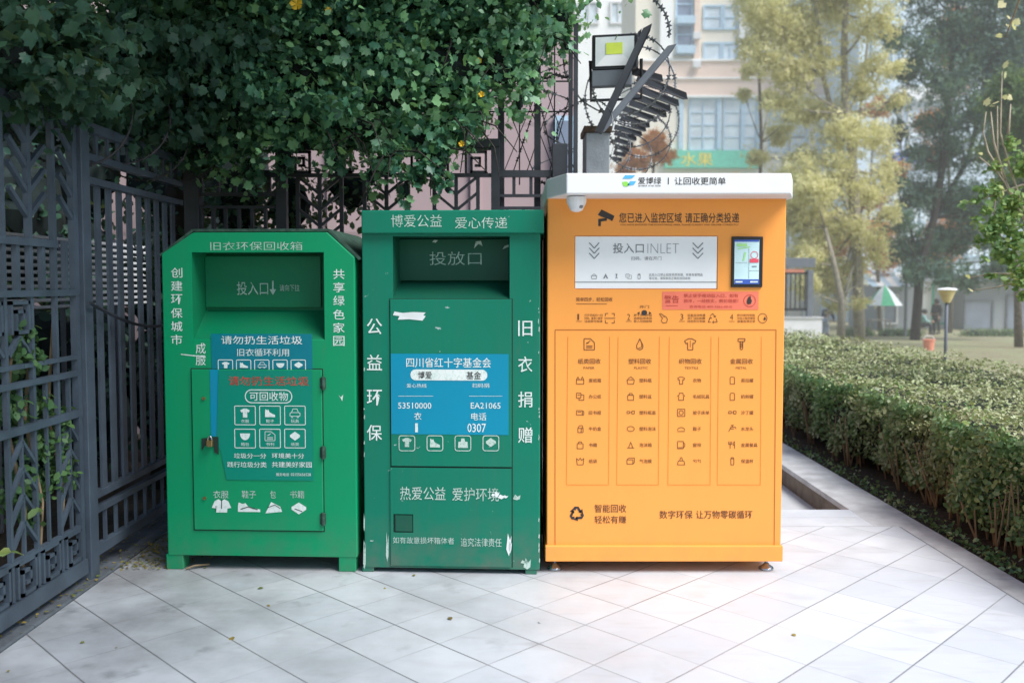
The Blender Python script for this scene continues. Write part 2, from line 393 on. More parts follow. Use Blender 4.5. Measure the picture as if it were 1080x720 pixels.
def leaf_object(name, pos, size, mat, kind='oval', parent=None, nrm=None, up=.5, tipdown=0.):
    """one mesh of many small leaves; pos (n,3); size scalar or (n,)"""
    pos = np.asarray(pos, float); n = len(pos); tv, tf = TM[kind]; k = len(tv)
    size = np.broadcast_to(size, (n,)) * rng.uniform(.5, 1.4, n)
    nz = rng.normal(size=(n, 3)) ; nz[:, 2] += up * 2
    if nrm is not None: nz += np.asarray(nrm) * 1.6
    nz /= np.linalg.norm(nz, axis=1)[:, None]
    t = rng.normal(size=(n, 3)); t[:, 2] -= tipdown
    t -= (t * nz).sum(1)[:, None] * nz; t /= np.linalg.norm(t, axis=1)[:, None] + 1e-9
    b = np.cross(t, nz)
    V = (b[:, None, :] * tv[None, :, 0:1] + t[:, None, :] * tv[None, :, 1:2] + nz[:, None, :] * tv[None, :, 2:3]) * size[:, None, None] + pos[:, None, :]
    V = V.reshape(-1, 3)
    tfa = np.array(tf); Fc = (tfa[None] + (np.arange(n) * k)[:, None, None]).reshape(-1)
    me = bpy.data.meshes.new(name)
    me.vertices.add(len(V)); me.vertices.foreach_set('co', V.astype(np.float32).ravel())
    nf = len(Fc) // 3
    me.loops.add(len(Fc)); me.loops.foreach_set('vertex_index', Fc.astype(np.int32))
    me.polygons.add(nf); me.polygons.foreach_set('loop_start', (np.arange(nf) * 3).astype(np.int32))
    me.polygons.foreach_set('loop_total', np.full(nf, 3, np.int32))
    me.update(calc_edges=True); me.validate()
    me.materials.append(M[mat])
    o = bpy.data.objects.new(name, me); col.objects.link(o)
    if parent: o.parent = parent
    return o
def in_ellipsoids(cl, n, shell=.45):
    """cl: list of (centre, (rx,ry,rz)); points weighted by volume, packed to the shell"""
    w = np.array([r[0]*r[1]*r[2] for c, r in cl]) ** .75; w /= w.sum()
    idx = rng.choice(len(cl), n, p=w)
    d = rng.normal(size=(n, 3)); d /= np.linalg.norm(d, axis=1)[:, None]
    rad = (shell + (1 - shell) * rng.random(n)) ** .7 * (1 + .22 * rng.normal(size=n))
    C = np.array([tuple(c) for c, r in cl])[idx]; Rr = np.array([r for c, r in cl])[idx]
    return C + d * rad[:, None] * Rr, d
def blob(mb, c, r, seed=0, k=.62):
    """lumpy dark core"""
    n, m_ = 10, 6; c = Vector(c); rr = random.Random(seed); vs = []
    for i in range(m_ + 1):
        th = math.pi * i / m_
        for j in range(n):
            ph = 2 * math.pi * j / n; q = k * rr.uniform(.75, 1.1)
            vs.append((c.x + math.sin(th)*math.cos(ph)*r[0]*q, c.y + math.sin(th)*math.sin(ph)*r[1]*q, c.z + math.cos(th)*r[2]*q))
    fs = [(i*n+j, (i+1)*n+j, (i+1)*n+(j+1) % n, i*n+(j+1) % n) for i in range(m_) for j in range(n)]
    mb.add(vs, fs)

# ------------------------------------------------------------------ 2-D printing on a front plane
_tc = {}
def text2d(s, bold=.0):
    key = (s, bold)
    if key in _tc: return _tc[key]
    c = bpy.data.curves.new('t', 'FONT'); c.body = s; c.offset = min(bold, .004); c.resolution_u = 2
    o = bpy.data.objects.new('t', c); col.objects.link(o)
    bpy.context.view_layer.update()
    me = bpy.data.meshes.new_from_object(o.evaluated_get(bpy.context.evaluated_depsgraph_get()))
    V = [(v.co.x, v.co.y) for v in me.vertices]; Fs = [tuple(p.vertices) for p in me.polygons]
    bpy.data.objects.remove(o); bpy.data.curves.remove(c); bpy.data.meshes.remove(me)
    xs = [v[0] for v in V]; ys = [v[1] for v in V]
    x0, x1, y0, y1 = min(xs), max(xs), min(ys), max(ys)
    _tc[key] = ([((x-x0)/(x1-x0), (y-y0)/(y1-y0)) for x, y in V], Fs); return _tc[key]
class Front:
    """front plane of a thing: turns photo pixels into the thing's own x,z"""
    def __init__(s, O, ang): s.O = Vector(O); s.a = ang; s.ux = Vector((math.cos(ang), math.sin(ang), 0)); s.uy = Vector((-math.sin(ang), math.cos(ang), 0))
    def L(s, px, py, d=0):
        r = ray(px, py); o = Vector((0, 0, EYE)); p0 = s.O + s.uy * d
        t = (p0 - o).dot(s.uy) / r.dot(s.uy); q = o + r * t - s.O
        return q.dot(s.ux), q.z
    def rect(s, x0, y0, x1, y1, d=0):
        ym, xm = (y0+y1)/2, (x0+x1)/2
        return s.L(x0, ym, d)[0], s.L(x1, ym, d)[0], s.L(xm, y1, d)[1], s.L(xm, y0, d)[1]
class Print(MB):
    """flat lettering and marks at depth d (negative = proud of the front)"""
    def __init__(s, fr, d, base=0): super().__init__(); s.fr = fr; s.d = d; s.base = base
    def shape(s, pts2, fs, box, mi=0):
        x0, x1, z0, z1 = s.fr.rect(*box, d=s.base)
        return s.add([(x0 + u*(x1-x0), s.d, z0 + v*(z1-z0)) for u, v in pts2], fs, mi)
    def text(s, t, box, bold=.012, mi=0): v, f = text2d(t, bold); return s.shape(v, f, box, mi)
    def vtext(s, t, x0, x1, ys, h, bold=.012, mi=0):
        for ch, y in zip(t, ys): s.text(ch, (x0, y-h/2, x1, y+h/2), bold, mi)
    def poly(s, pts, box, mi=0): return s.shape(pts, [tuple(range(len(pts)))], box, mi)
    def rect(s, box, mi=0): return s.poly([(0,0),(1,0),(1,1),(0,1)], box, mi)
    def ring(s, box, t, rad, mi=0, n=6):
        x0, x1, z0, z1 = s.fr.rect(*box, d=s.base); k = (x1-x0)/(box[2]-box[0]); t *= k; rad *= k; outer = []; inner = []
        for cx, cz, a0 in ((x1-rad, z1-rad, 0), (x0+rad, z1-rad, 90), (x0+rad, z0+rad, 180), (x1-rad, z0+rad, 270)):
            for i in range(n+1):
                a = math.radians(a0 + 90*i/n); outer.append((cx+rad*math.cos(a), s.d, cz+rad*math.sin(a)))
                r2 = max(rad-t, 1e-4); inner.append((cx+r2*math.cos(a), s.d, cz+r2*math.sin(a)))
        m = len(outer); return s.add(outer+inner, [(i, (i+1) % m, (i+1) % m+m, i+m) for i in range(m)], mi)
    def pill(s, box, rad, mi=0, n=6):
        x0, x1, z0, z1 = s.fr.rect(*box, d=s.base); k = (x1-x0)/(box[2]-box[0]); rad *= k; o = []
        for cx, cz, a0 in ((x1-rad, z1-rad, 0), (x0+rad, z1-rad, 90), (x0+rad, z0+rad, 180), (x1-rad, z0+rad, 270)):
            for i in range(n+1):
                a = math.radians(a0 + 90*i/n); o.append((cx+rad*math.cos(a), s.d, cz+rad*math.sin(a)))
        return s.add(o, [tuple(range(len(o)))], mi)
    def line(s, pts, w, mi=0):
        """polyline in pixels, width in pixels"""
        for a, b in zip(pts[:-1], pts[1:]):
            A = s.fr.L(*a, s.base); B = s.fr.L(*b, s.base); k = .0049 * w / 2
            dx, dz = B[0]-A[0], B[1]-A[1]; l = math.hypot(dx, dz) or 1; nx, nz = -dz/l*k, dx/l*k
            s.add([(A[0]-nx, s.d, A[1]-nz), (B[0]-nx, s.d, B[1]-nz), (B[0]+nx, s.d, B[1]+nz), (A[0]+nx, s.d, A[1]+nz)], [(0,1,2,3)], mi)
        return s
    def icon(s, kind, box, mi=0, w=None):
        x0, y0, x1, y1 = box
        if kind in OUT:
            pl = [(x0 + u*(x1-x0), y1 - v*(y1-y0)) for u, v in OUT[kind]]
            if w: return s.line(pl + pl[:1], w, mi)
            v2, f2 = tess(OUT[kind]); return s.shape(v2, f2, box, mi)
        for pts in LIN[kind]: s.line([(x0 + u*(x1-x0), y1 - v*(y1-y0)) for u, v in pts], w or .7, mi)
        return s
def tess(pts):
    from mathutils.geometry import tessellate_polygon
    return pts, [tuple(t) for t in tessellate_polygon([[Vector((x, y, 0)) for x, y in pts]])]
def arc(cx, cy, r, a0, a1, n=8, ry=None):
    return [(cx + r*math.cos(math.radians(a0+(a1-a0)*i/n)), cy + (ry or r)*math.sin(math.radians(a0+(a1-a0)*i/n))) for i in range(n+1)]
OUT = {
 'shirt': [(.36,1),(.64,1),(.98,.8),(.86,.55),(.72,.62),(.72,0),(.28,0),(.28,.62),(.14,.55),(.02,.8)],
 'shoe': [(0,.05),(1,.05),(1,.3),(.72,.42),(.45,.6),(.34,.9),(.22,.8),(.04,.95),(0,.6)],
 'book': [(.5,1),(1,.62),(1,.4),(.5,0),(0,.4),(0,.62)],
 'bowl': [(0,.8)] + arc(.5,.75,.5,180,360,8,.7) + [(1,.8)],
 'coat': [(.35,1),(.5,.85),(.65,1),(.85,.85),(1,.35),(.8,.3),(.78,0),(.22,0),(.2,.3),(0,.35),(.15,.85)],
 'bag': [(0,.0),(1,.0),(.95,.62),(.72,.62),(.65,.95),(.35,.95),(.28,.62),(.05,.62)],
 'drop': [(.5,1),(.62,.8),(.9,.4),(.85,.12),(.5,0),(.15,.12),(.1,.4),(.38,.8)],
 'can': [(.2,0),(.8,0),(.8,.9),(.65,1),(.35,1),(.2,.9)],
 'box': [(0,0),(1,0),(1,.7),(0,.7)],
 'bear': [(.15,0),(.85,0),(.8,.5),(1,.6),(.75,.75),(.75,1),(.25,1),(.25,.75),(0,.6),(.2,.5)],
}
LIN = {
 'car': [[(0,.15),(0,.5),(.15,.55),(.3,.95),(.7,.95),(.85,.55),(1,.5),(1,.15),(0,.15)],[(.15,.55),(.85,.55)],[(.15,.15),(.15,0),(.28,0),(.28,.15)],[(.72,.15),(.72,0),(.85,0),(.85,.15)]],
 'page': [[(0,0),(0,1),(.6,1),(1,.65),(1,0),(0,0)],[(.2,.55),(.6,.8)],[(.2,.35),(.8,.35)],[(.2,.2),(.8,.2)],[(.2,.6),(.45,.6)]],
 'chev': [[(0,1),(.5,.66),(1,1)],[(0,.68),(.5,.34),(1,.68)],[(0,.36),(.5,.02),(1,.36)]],
 'scan': [[(0,.7),(0,1),(.3,1)],[(.7,1),(1,1),(1,.7)],[(1,.3),(1,0),(.7,0)],[(.3,0),(0,0),(0,.3)],[(-.1,.5),(1.1,.5)]],
 'hand': [[(.1,.95),(.45,.5),(.3,.2),(.5,0),(.9,.05),(1,.4),(.8,.7),(.55,.65)],[(.1,.95),(.25,1),(.7,.7)]],
 'tri': [[(.3,.1),(.0,.1),(.25,.6)],[(.2,.75),(.5,1),(.75,.65)],[(.85,.5),(1,.1),(.5,.1)],[(.1,.45),(.28,.62),(.4,.45)],[(.6,.7),(.78,.62),(.85,.8)],[(.62,.25),(.48,.1),(.62,-.05)]],
 'circ': [arc(.5,.5,.5,0,360,12)],
 'crate': [[(0,.6),(0,0),(1,0),(1,.6),(0,.6)],[(0,.6),(.2,1),(.4,.6)],[(.6,.6),(.8,1),(1,.6)]],
 'copy': [[(0,.3),(0,1),(.6,1),(.6,.3),(0,.3)],[(.6,.75),(1,.75),(1,0),(.35,0),(.35,.3)],[(.15,.7),(.45,.7)]],
 'news': [[(0,.2),(0,.8),(.8,.8),(.8,.2),(0,.2)],[(.8,.7),(1,.7),(1,.2),(.8,.2)],[(.15,.6),(.65,.6)]],
 'milk': [[(.2,0),(.2,.6),(.4,.95),(.8,.95),(.9,.6),(.9,0),(.2,0)],[(.2,.6),(.9,.6)],[(.65,.6),(.65,0)]],
 'bag2': [[(.1,0),(.1,.7),(.9,.7),(.9,0),(.1,0)],[(.3,.7),(.3,.95),(.7,.95),(.7,.7)]],
 'pouch': [[(.1,0),(0,.9),(.3,.6),(.5,.95),(.7,.6),(1,.9),(.9,0),(.1,0)]],
 'basin': [[(0,.6),(.1,0),(.9,0),(1,.6),(0,.6)],[(.1,.7),(.5,1),(.9,.7)]],
 'foam': [[(0,.1),(0,.7),(.25,.95),(1,.95),(1,.3),(.8,.1),(0,.1)],[(0,.7),(.8,.7),(.8,.1)]],
 'lids': [[(0,.4),(.35,.4),(.35,.7),(0,.7),(0,.4)],[(.45,.55),(.6,.55)],[(.65,.35),(1,.35),(1,.75),(.65,.75),(.65,.35)]],
 'shell': [arc(.5,.5,.5,0,360,10,.35)],
 'cone': [[(0,.1),(1,.1)],[(.2,.1),(.5,.9),(.8,.1)]],
 'quilt': [[(0,0),(0,1),(1,1),(1,0),(0,0)], arc(.5,.5,.3,0,360,8)],
 'cap': [arc(.5,.3,.5,0,180,8,.4)+[(0,.3)],[(0,.15),(1,.15)]],
 'blind': [[(0,0),(0,1),(.8,1),(.8,0),(0,0)],[(.8,.8),(1,.7),(1,.3),(.8,.2)],[(.1,.15),(.7,.15)]],
 'purse': [[(0,0),(.12,.55),(.88,.55),(1,0),(0,0)],[(.3,.55),(.42,1),(.58,1),(.7,.55)]],
 'tap': [[(0,.1),(.3,.75),(.9,.75),(1,.5)],[(.5,.75),(.5,1)],[(.3,1),(.7,1)],[(.2,.5),(.7,.5)]],
 'cutlery': [[(.2,0),(.2,1)],[(0,1),(0,.6),(.4,.6),(.4,1)],[(.8,0),(.8,1),(.6,.8),(.6,.5),(.8,.5)]],
 'cup': [[(.3,0),(.3,.85),(.7,.85),(.7,0),(.3,0)],[(.3,.85),(.35,1),(.65,1),(.7,.85)]],
 'screw': [[(.1,.75),(.1,1),(.9,1),(.9,.75),(.1,.75)],[(.35,.75),(.35,.1),(.5,0),(.65,.1),(.65,.75)],[(.35,.55),(.65,.6)],[(.35,.4),(.65,.45)],[(.35,.25),(.65,.3)]],
}
def clip(pts, axis, lim, keep_less):
    out = []
    for i in range(len(pts)):
        a, b = pts[i], pts[(i+1) % len(pts)]
        ia = (a[axis] <= lim + 1e-9) == keep_less or abs(a[axis]-lim) < 1e-9
        ib = (b[axis] <= lim + 1e-9) == keep_less or abs(b[axis]-lim) < 1e-9
        if ia: out.append(a)
        if ia != ib:
            t = (lim - a[axis]) / (b[axis] - a[axis]); q = [a[0]+t*(b[0]-a[0]), a[1]+t*(b[1]-a[1])]; q[axis] = lim
            out.append(tuple(q))
    return out
def shell_with_pocket(outline, hole, zledge, depth, D, mats, name, parent, bevel=.006):
    """cabinet: (x,z) outline (clockwise from bottom-left not needed), rectangular pocket whose floor slopes out"""
    hx0, hx1, hz0, hz1 = hole; mb = MB()
    a = clip(outline, 0, hx0, True); b = clip(outline, 0, hx1, False)
    mid = clip(clip(outline, 0, hx0, False), 0, hx1, True)
    for p in (a, b, clip(mid, 1, hz1, False), clip(mid, 1, hz0, True)):
        if len(p) > 2: mb.add([(x, 0, z) for x, z in p], [tuple(range(len(p)))])
    d = depth
    mb.add([(hx0,0,hz0),(hx0,0,hz1),(hx0,d,hz1),(hx0,d,zledge)], [(0,1,2,3)], 1)
    mb.add([(hx1,0,hz0),(hx1,d,zledge),(hx1,d,hz1),(hx1,0,hz1)], [(0,1,2,3)], 1)
    mb.add([(hx0,0,hz1),(hx1,0,hz1),(hx1,d,hz1),(hx0,d,hz1)], [(0,1,2,3)], 1)
    mb.add([(hx0,d,zledge),(hx0,d,hz1),(hx1,d,hz1),(hx1,d,zledge)], [(0,1,2,3)], 1)
    mb.add([(hx0,0,hz0),(hx0,d,zledge),(hx1,d,zledge),(hx1,0,hz0)], [(0,1,2,3)], 1)
    n = len(outline)
    mb.add([(x,0,z) for x, z in outline] + [(x,D,z) for x, z in outline], [(i, i+n, (i+1)%n+n, (i+1)%n) for i in range(n)] + [tuple(range(2*n-1, n-1, -1))])
    o = mb.build(name, mats, parent)
    me = o.data
    import bmesh
    bm = bmesh.new(); bm.from_mesh(me); bmesh.ops.remove_doubles(bm, verts=bm.verts, dist=1e-5); bmesh.ops.recalc_face_normals(bm, faces=bm.faces); bm.to_mesh(me); bm.free()
    md = o.modifiers.new('bevel', 'BEVEL'); md.width = bevel; md.segments = 2; md.limit_method = 'ANGLE'; md.angle_limit = math.radians(30)
    return o

# ================================================================== LEFT GREEN BIN
ANG = math.radians(-2.6)
def bin_root(px, py, Y, ang, label, name):
    p = P(px, py, Y); o = empty(name, (p.x, Y, 0), label, 'clothes bin' if name != 'recycling_machine' else 'recycling machine', rz=ang)
    return o, Front((p.x, Y, 0), ang)
b1, f1 = bin_root(275, 600, 4.69, ANG, 'bright green clothes collection bin with sloping shoulders and a padlocked door, beside the fence', 'clothes_bin')
x0, x1, zb, _ = f1.rect(175, 400, 376, 586)
sh = f1.L(175, 268)[1]; zt = f1.L(275, 245)[1]; cx0, cx1 = f1.L(204, 245)[0], f1.L(345, 245)[0]
out1 = [(x0, zb), (x1, zb), (x1, f1.L(376, 271)[1]), (cx1, zt), (cx0, zt), (x0, sh)]
h = f1.rect(203, 266, 342, 358); hole = (h[0], h[1], h[2], h[3])
shell_with_pocket(out1, hole, f1.L(275, 327, .2)[1], .2, .72, ['green1', 'green1_shade'], 'body', b1)
mb = MB()                                           # roof sheet folded over the shoulders, a little larger than the body
ro = [(x0-.006, sh-.012), (cx0-.003, zt+.004), (cx1+.003, zt+.004), (x1+.022, out1[2][1]-.016)]
for (a, b_) in zip(ro[:-1], ro[1:]):
    nx, nz = -(b_[1]-a[1]), b_[0]-a[0]; l = math.hypot(nx, nz); nx, nz = nx/l*.014, nz/l*.014
    mb.prism([a, b_, (b_[0]+nx, b_[1]+nz), (a[0]+nx, a[1]+nz)], .004, .75)
mb.build('roof', 'roofgrime', b1)
for px in (184, 366):
    for y in (0.0, .62):
        a, b_, _, _ = f1.rect(px-9, 580, px+9, 600); mb = MB().box(a, b_, y+.003, y+.09, 0, zb+.002); mb.build('leg', 'green1', b1, .004)
# flap in the pocket
a = f1.rect(217, 270, 340, 326, .19); mb = MB().box(a[0]+.004, a[1]-.004, .172, .185, a[2]+.01, a[3]); fl = mb.build('flap', 'green1_shade', b1, .003)
p = Print(f1, .169, .172)
p.text('投入口', (250, 297, 283, 311), .0); p.text('请向下拉', (295, 300, 316, 307), .0)
p.rect((287.2, 296, 288.8, 309)); p.poly([(0, 1), (1, 1), (.5, 0)], (284.5, 305, 291.5, 311))
p.build('lettering', 'shadedwhite', fl)
# front lettering
p = Print(f1, -.0015)
p.text('旧衣环保回收箱', (222, 255, 319, 264), -.008)
p.build('lettering', 'palewhite', b1)
p = Print(f1, -.0015)
p.vtext('创建环保城市', 180.5, 192.5, [287.5, 301.5, 315.5, 330, 344, 358], 10.5)
p.vtext('共享绿色家园', 351.5, 363.5, [289, 303, 317, 331.5, 345.5, 359.5], 10.5)
p.text('成', (206.5, 361.5, 217, 373), 0); p.text('服', (206.5, 374.5, 217, 385), 0)
p.poly([(0, .75), (1, 0), (1, .35), (0, 1)], (191, 373, 217, 377)); p.poly([(0, 1), (.5, .6), (1, 1), (.8, 0), (.5, .45)], (357, 416, 362, 423))
p.build('lettering', 'white', b1)
# upper sticker, half hidden behind the door
st = Print(f1, -.002); st.rect((223, 352, 329.5, 389)); sto = st.build('sticker', 'teal_st', b1); sto['label'] = 'teal sticker above the door'
p = Print(f1, -.0035)
p.text('请勿扔生活垃圾', (233.5, 354, 319, 363), .01); p.text('旧衣循环利用', (250.5, 367.5, 305, 375.5), .0)
for i, k in enumerate(('shirt', 'shoe', 'car', 'bowl', 'book')):
    xx = 230 + i * 19.2; p.ring((xx, 379, xx+16, 392), .8, 1.5); p.icon(k, (xx+4, 381.5, xx+12.5, 388), 0, .5 if k == 'car' else None)
p.build('lettering', 'white', sto)
# door
dx0, dx1, dz0, dz1 = f1.rect(204, 389.5, 340.5, 558.5)
mb = MB().box(dx0-.006, dx1+.006, -.0012, .004, dz0-.006, dz1+.006); mb.build('door_gap', 'gap', b1)
mb = MB().box(dx0, dx1, -.009, .002, dz0, dz1); door = mb.build('door', 'green1', b1, .003)
st = Print(f1, -.0105, -.009); st.rect((222, 389.5, 232, 460)); so = st.build('sticker', 'blue_st', door); so['label'] = 'blue edge of the sticker below'
st = Print(f1, -.012, -.009); st.poly([(.035, 1), (1, 1), (1, 0), (.1, 0), (.04, .28), (0, .3)], (228, 390.5, 330, 506)); so = st.build('sticker', 'green_st', door); so['label'] = 'sea green sticker with recycling pictures'
p = Print(f1, -.0135, -.009)
p.ring((258.5, 410.5, 308.5, 425), 1.0, 7); p.text('可回收物', (263.5, 413, 304, 422.3), .01)
kinds = ('shirt', 'shoe', 'car', 'bowl', 'page', 'book'); names = ('衣服', '鞋子', '玩具', '箱包', '书刊', '纸类')
for i, k in enumerate(kinds):
    xx = 247.5 + (i % 3) * 26.3; yy = 427.5 + (i // 3) * 24.3
    p.ring((xx, yy, xx+22.5, yy+20.5), .8, 1.5); p.icon(k, (xx+6, yy+3, xx+16.5, yy+12.5), 0, .6 if k in LIN else None)
    p.text(names[i], (xx+7, yy+14.5, xx+15.5, yy+18), 0)
p.text('垃圾分一分', (247, 477.5, 281, 483), .005); p.text('环境美十分', (287, 477.5, 321, 483), .005)
p.text('践行垃圾分类', (240, 486.5, 281.5, 492.5), .005); p.text('共建美好家园', (287, 486.5, 329, 492.5), .005)
p.text('服务电话', (291.5, 498.3, 305, 501.6), 0); p.text('02155656528', (307, 498.5, 328, 501.4), 0)
p.build('lettering', 'white', door)
p = Print(f1, -.0138, -.009); p.text('请勿扔生活垃圾', (241.5, 396.5, 326, 406.5), .02); p.build('lettering', 'red_ink', door)
p = Print(f1, -.0105, -.009)
for t, a, b_ in (('衣服', 225, 241), ('鞋子', 255, 270), ('包', 285, 291), ('书籍', 306, 321)): p.text(t, (a, 517, b_, 525), 0)
p.build('lettering', 'palewhite', door)
p = Print(f1, -.0105, -.009)
p.icon('coat', (223.5, 526, 244, 540)); p.icon('shoe', (251, 529, 274.5, 540)); p.poly([(0, .0), (1, .15), (.9, .6), (.35, 1)], (280, 529, 297.5, 541)); p.icon('book', (307.5, 529.5, 323, 542))
p.build('picture', 'white', door)
p = Print(f1, -.012, -.009); p.line([(234, 526.5), (234, 536)], .8); p.line([(228, 533), (228, 539)], .6); p.line([(254, 536.5), (262, 534), (272, 537)], .9); p.line([(282, 535), (290, 532), (296, 536)], .7); p.line([(311, 536), (319, 539)], .8)
p.build('picture', 'gap', door)
# lock recess and padlock
p = Print(f1, -.0145, -.009); p.poly([(0, .9), (1, 1), (1, .0), (.75, .12), (.7, .45), (.2, .5), (0, .2)], (213, 460, 231, 479)); p.build('lock_slot', 'gap', door)
q = f1.L(221.5, 466.5, -.03)
mb = MB().box(q[0]-.016, q[0]+.016, -.045, -.022, q[1]-.02, q[1]+.012)
pl = mb.build('padlock', 'brass', b1, .004)
MB().tube([(q[0]+.011*math.cos(t)*1, -.033, q[1]+.012+.02*math.sin(t)*1.1) for t in [math.pi*i/8 for i in range(9)]], .0035).build('shackle', 'steel', pl, smooth=True)
for px, py in ((215, 420), (216, 525)):
    q = f1.L(px, py, -.01); s_ = MB()
    s_.tube([(q[0], -.009, q[1]), (q[0], -.016, q[1])], .009, 10); s_.build('screw', 'brass', door)
for py in (404, 477, 547):
    q = f1.L(341, py, -.01); hb = MB().tube([(q[0], -.014, q[1]-.034), (q[0], -.014, q[1]+.034)], .009, 10).box(q[0]-.018, q[0]+.012, -.011, .001, q[1]-.028, q[1]+.028)
    hb.build('hinge', 'roofgrime', b1, smooth=False)

# ================================================================== MIDDLE TEAL GREEN BIN
b2, f2 = bin_root(476, 603, 4.645, math.radians(-2.9), 'teal green donation bin with chipped paint and a blue sticker, between the other two', 'donation_bin')
x0, x1, zb, zt = f2.rect(383, 225, 569.5, 598); zt = f2.L(476, 224)[1]; zb = f2.L(476, 599)[1]
h = f2.rect(414.5, 249, 537.5, 315)
shell_with_pocket([(x0, zb), (x1, zb), (x1, zt), (x0, zt)], (h[0], h[1], h[2], h[3]), f2.L(476, 296.5, .22)[1], .22, .7, ['green2', 'green2_shade'], 'body', b2, .005)
a = f2.rect(381, 221.5, 573.5, 246, -.03)
mb = MB().box(a[0], a[1], -.03, .74, a[2], a[3]); hd = mb.build('header', 'green2', b2, .006)
p = Print(f2, -.0315, -.03); p.text('博爱公益', (412.5, 226.5, 466, 239.5), -.005); p.text('爱心传递', (480, 229, 535, 241), -.005); p.build('lettering', 'palewhite', hd)
mb = MB(); a = f2.rect(421, 252, 537, 296, .2); mb.box(a[0], a[1], .196, .206, a[2], a[3]); fl = mb.build('flap', 'green2_shade', b2, .003)
p = Print(f2, .1945, .196); p.text('投放口', (453, 265.5, 508, 279.5), -.006); p.build('lettering', 'shadedwhite', fl)
p = Print(f2, .194, .196); p.poly([(0,0),(.5,.6),(1,.3),(.8,1),(.2,.9)], (500, 254, 509, 262)); p.poly([(0,.2),(.6,0),(1,.9),(.3,1)], (456, 253, 462, 256)); p.poly([(0,0),(1,.6),(.9,1),(.3,.7)], (530, 258, 537, 263)); p.build('scuff', 'palewhite', fl)
for px in (388, 560):
    for y in (0., .6):
        a = f2.rect(px-6, 590, px+6, 606); MB().box(a[0], a[1], y+.004, y+.09, 0, zb+.003).build('leg', 'green2', b2, .003)
# access panel: slightly proud, dark seams
a = f2.rect(412, 315.5, 540, 491.5); MB().box(a[0]-.004, a[1]+.004, -.001, .004, f2.rect(412,315,540,597)[2], a[3]+.003).build('seam', 'gap', b2)
MB().box(a[0]+.001, a[1]-.002, -.007, .003, a[2], a[3]).build('upper_panel', 'green2', b2, .002)
up = col.objects[-1]
a = f2.rect(412, 493, 540, 596.5)
n = f2.rect(415, 541.5, 436, 561)
mb = MB()      # lower door in four pieces round the finger hole
for xa, xb, za, zb_ in ((a[0]+.001, n[0], a[2], a[3]), (n[1], a[1]-.002, a[2], a[3]), (n[0], n[1], n[3], a[3]), (n[0], n[1], a[2], n[2])):
    mb.add([(xa,-.007,za),(xb,-.007,za),(xb,-.007,zb_),(xa,-.007,zb_)], [(0,1,2,3)])
mb.box(n[0], n[1], .03, .04, n[2], n[3]).add([(n[0],-.007,n[3]),(n[1],-.007,n[3]),(n[1],.03,n[3]),(n[0],.03,n[3]),(n[0],-.007,n[2]),(n[1],-.007,n[2]),(n[1],.03,n[2]),(n[0],.03,n[2])], [(0,1,2,3),(4,5,6,7),(0,3,7,4),(1,2,6,5)])
ld = mb.build('lower_door', 'green2', b2)
p = Print(f2, -.006, -.007); p.rect((417, 543, 435, 560)); fh = p.build('finger_hole', 'green2_shade', b2)
p = Print(f2, -.0025)
p.vtext('公益环保', 387, 403, [344, 382, 419, 456], 16.5, .004); p.vtext('旧衣捐赠', 546.5, 561.5, [346, 384, 421, 458.5], 16.5, .004)
p.build('lettering', 'white', b2)
st = Print(f2, -.0085, -.007); st.rect((412.5, 373, 536.5, 458)); so = st.build('sticker', 'blue_st', b2)
p = Print(f2, -.01, -.007)
p.text('四川省红十字基金会', (428.5, 377, 518, 387.5), .02); p.pill((433, 389.5, 514, 401), 5.5)
p.text('爱心热线', (429, 404.3, 450, 408.6), 0); p.text('扫码捐', (498, 404, 516, 408.6), 0)
p.line([(420, 417.5), (457, 417.5)], .4); p.line([(495, 417.5), (530, 417.5)], .4)
p.text('53510000', (420, 424.3, 455, 430.7), .004); p.text('EA21065', (496.5, 424.3, 528, 430.7), .004)
p.text('衣', (437, 434.5, 444.5, 442.5), .004); p.text('电话', (497, 435, 513, 443), .004)
p.text('1', (438, 446, 440.8, 455.5), .0); p.text('0307', (493, 446.3, 512.5, 455.5), .004)
p.build('lettering', 'white', so)
p = Print(f2, -.0115, -.007); p.text('博爱', (441, 391.5, 455.5, 399.3), .004); p.text('基金', (492, 391.5, 507.5, 399.5), .004); p.build('lettering', 'ink', so)
p = Print(f2, -.0092, -.007); 
for i, k in enumerate(('shirt', 'shoe', 'bag', 'book')):
    xx = (420.5, 450, 479.5, 509)[i]; p.ring((xx, 458.8, xx+17.5, 475.5), .9, 3); p.icon(k, (xx+3.5, 461.5, xx+14, 471 if k in ('shirt', 'book') else 472))
p.build('picture', 'palewhite', up)
p = Print(f2, -.0092, -.007)
p.text('热爱公益', (422, 513, 470, 527), 0); p.text('爱护环境', (477, 514, 526, 528), 0)
p.text('如有故意损坏箱体者', (414.5, 566, 479, 573), 0); p.text('追究法律责任', (486, 567, 529, 576), 0)
p.build('lettering', 'palewhite', ld)
p = Print(f2, -.009, -.007)
p.poly([(.05,1),(.3,.85),(.6,.95),(1,.9),(.93,.6),(1,.5),(.9,0),(.5,.15),(.15,.1),(.2,.5),(0,.6)], (414.5, 328.5, 449, 338)); p.build('torn_paper', 'torn', up)
p = Print(f2, -.0095, -.007)
for bx in ((521,518,527,524),(525,521,533,526),(531,522,536,525),(518,520,523,523),(534,562,539.5,586),(536,570,540,583)): p.poly([(0,.3),(.3,1),(.7,.7),(1,.9),(.8,.3),(.5,0)], bx)
p.build('paint_chip', 'torn', ld)
p = Print(f2, -.002)
for bx in ((407,560,410,592),(383,568,386,600),(541,521,549,527),(552,588,560,600),(383.5,540,385,560),(390,569,394,570.5),(549,590,556,594)): p.poly([(0,.2),(.3,1),(.6,.6),(1,.9),(.9,.2),(.5,0)], bx)
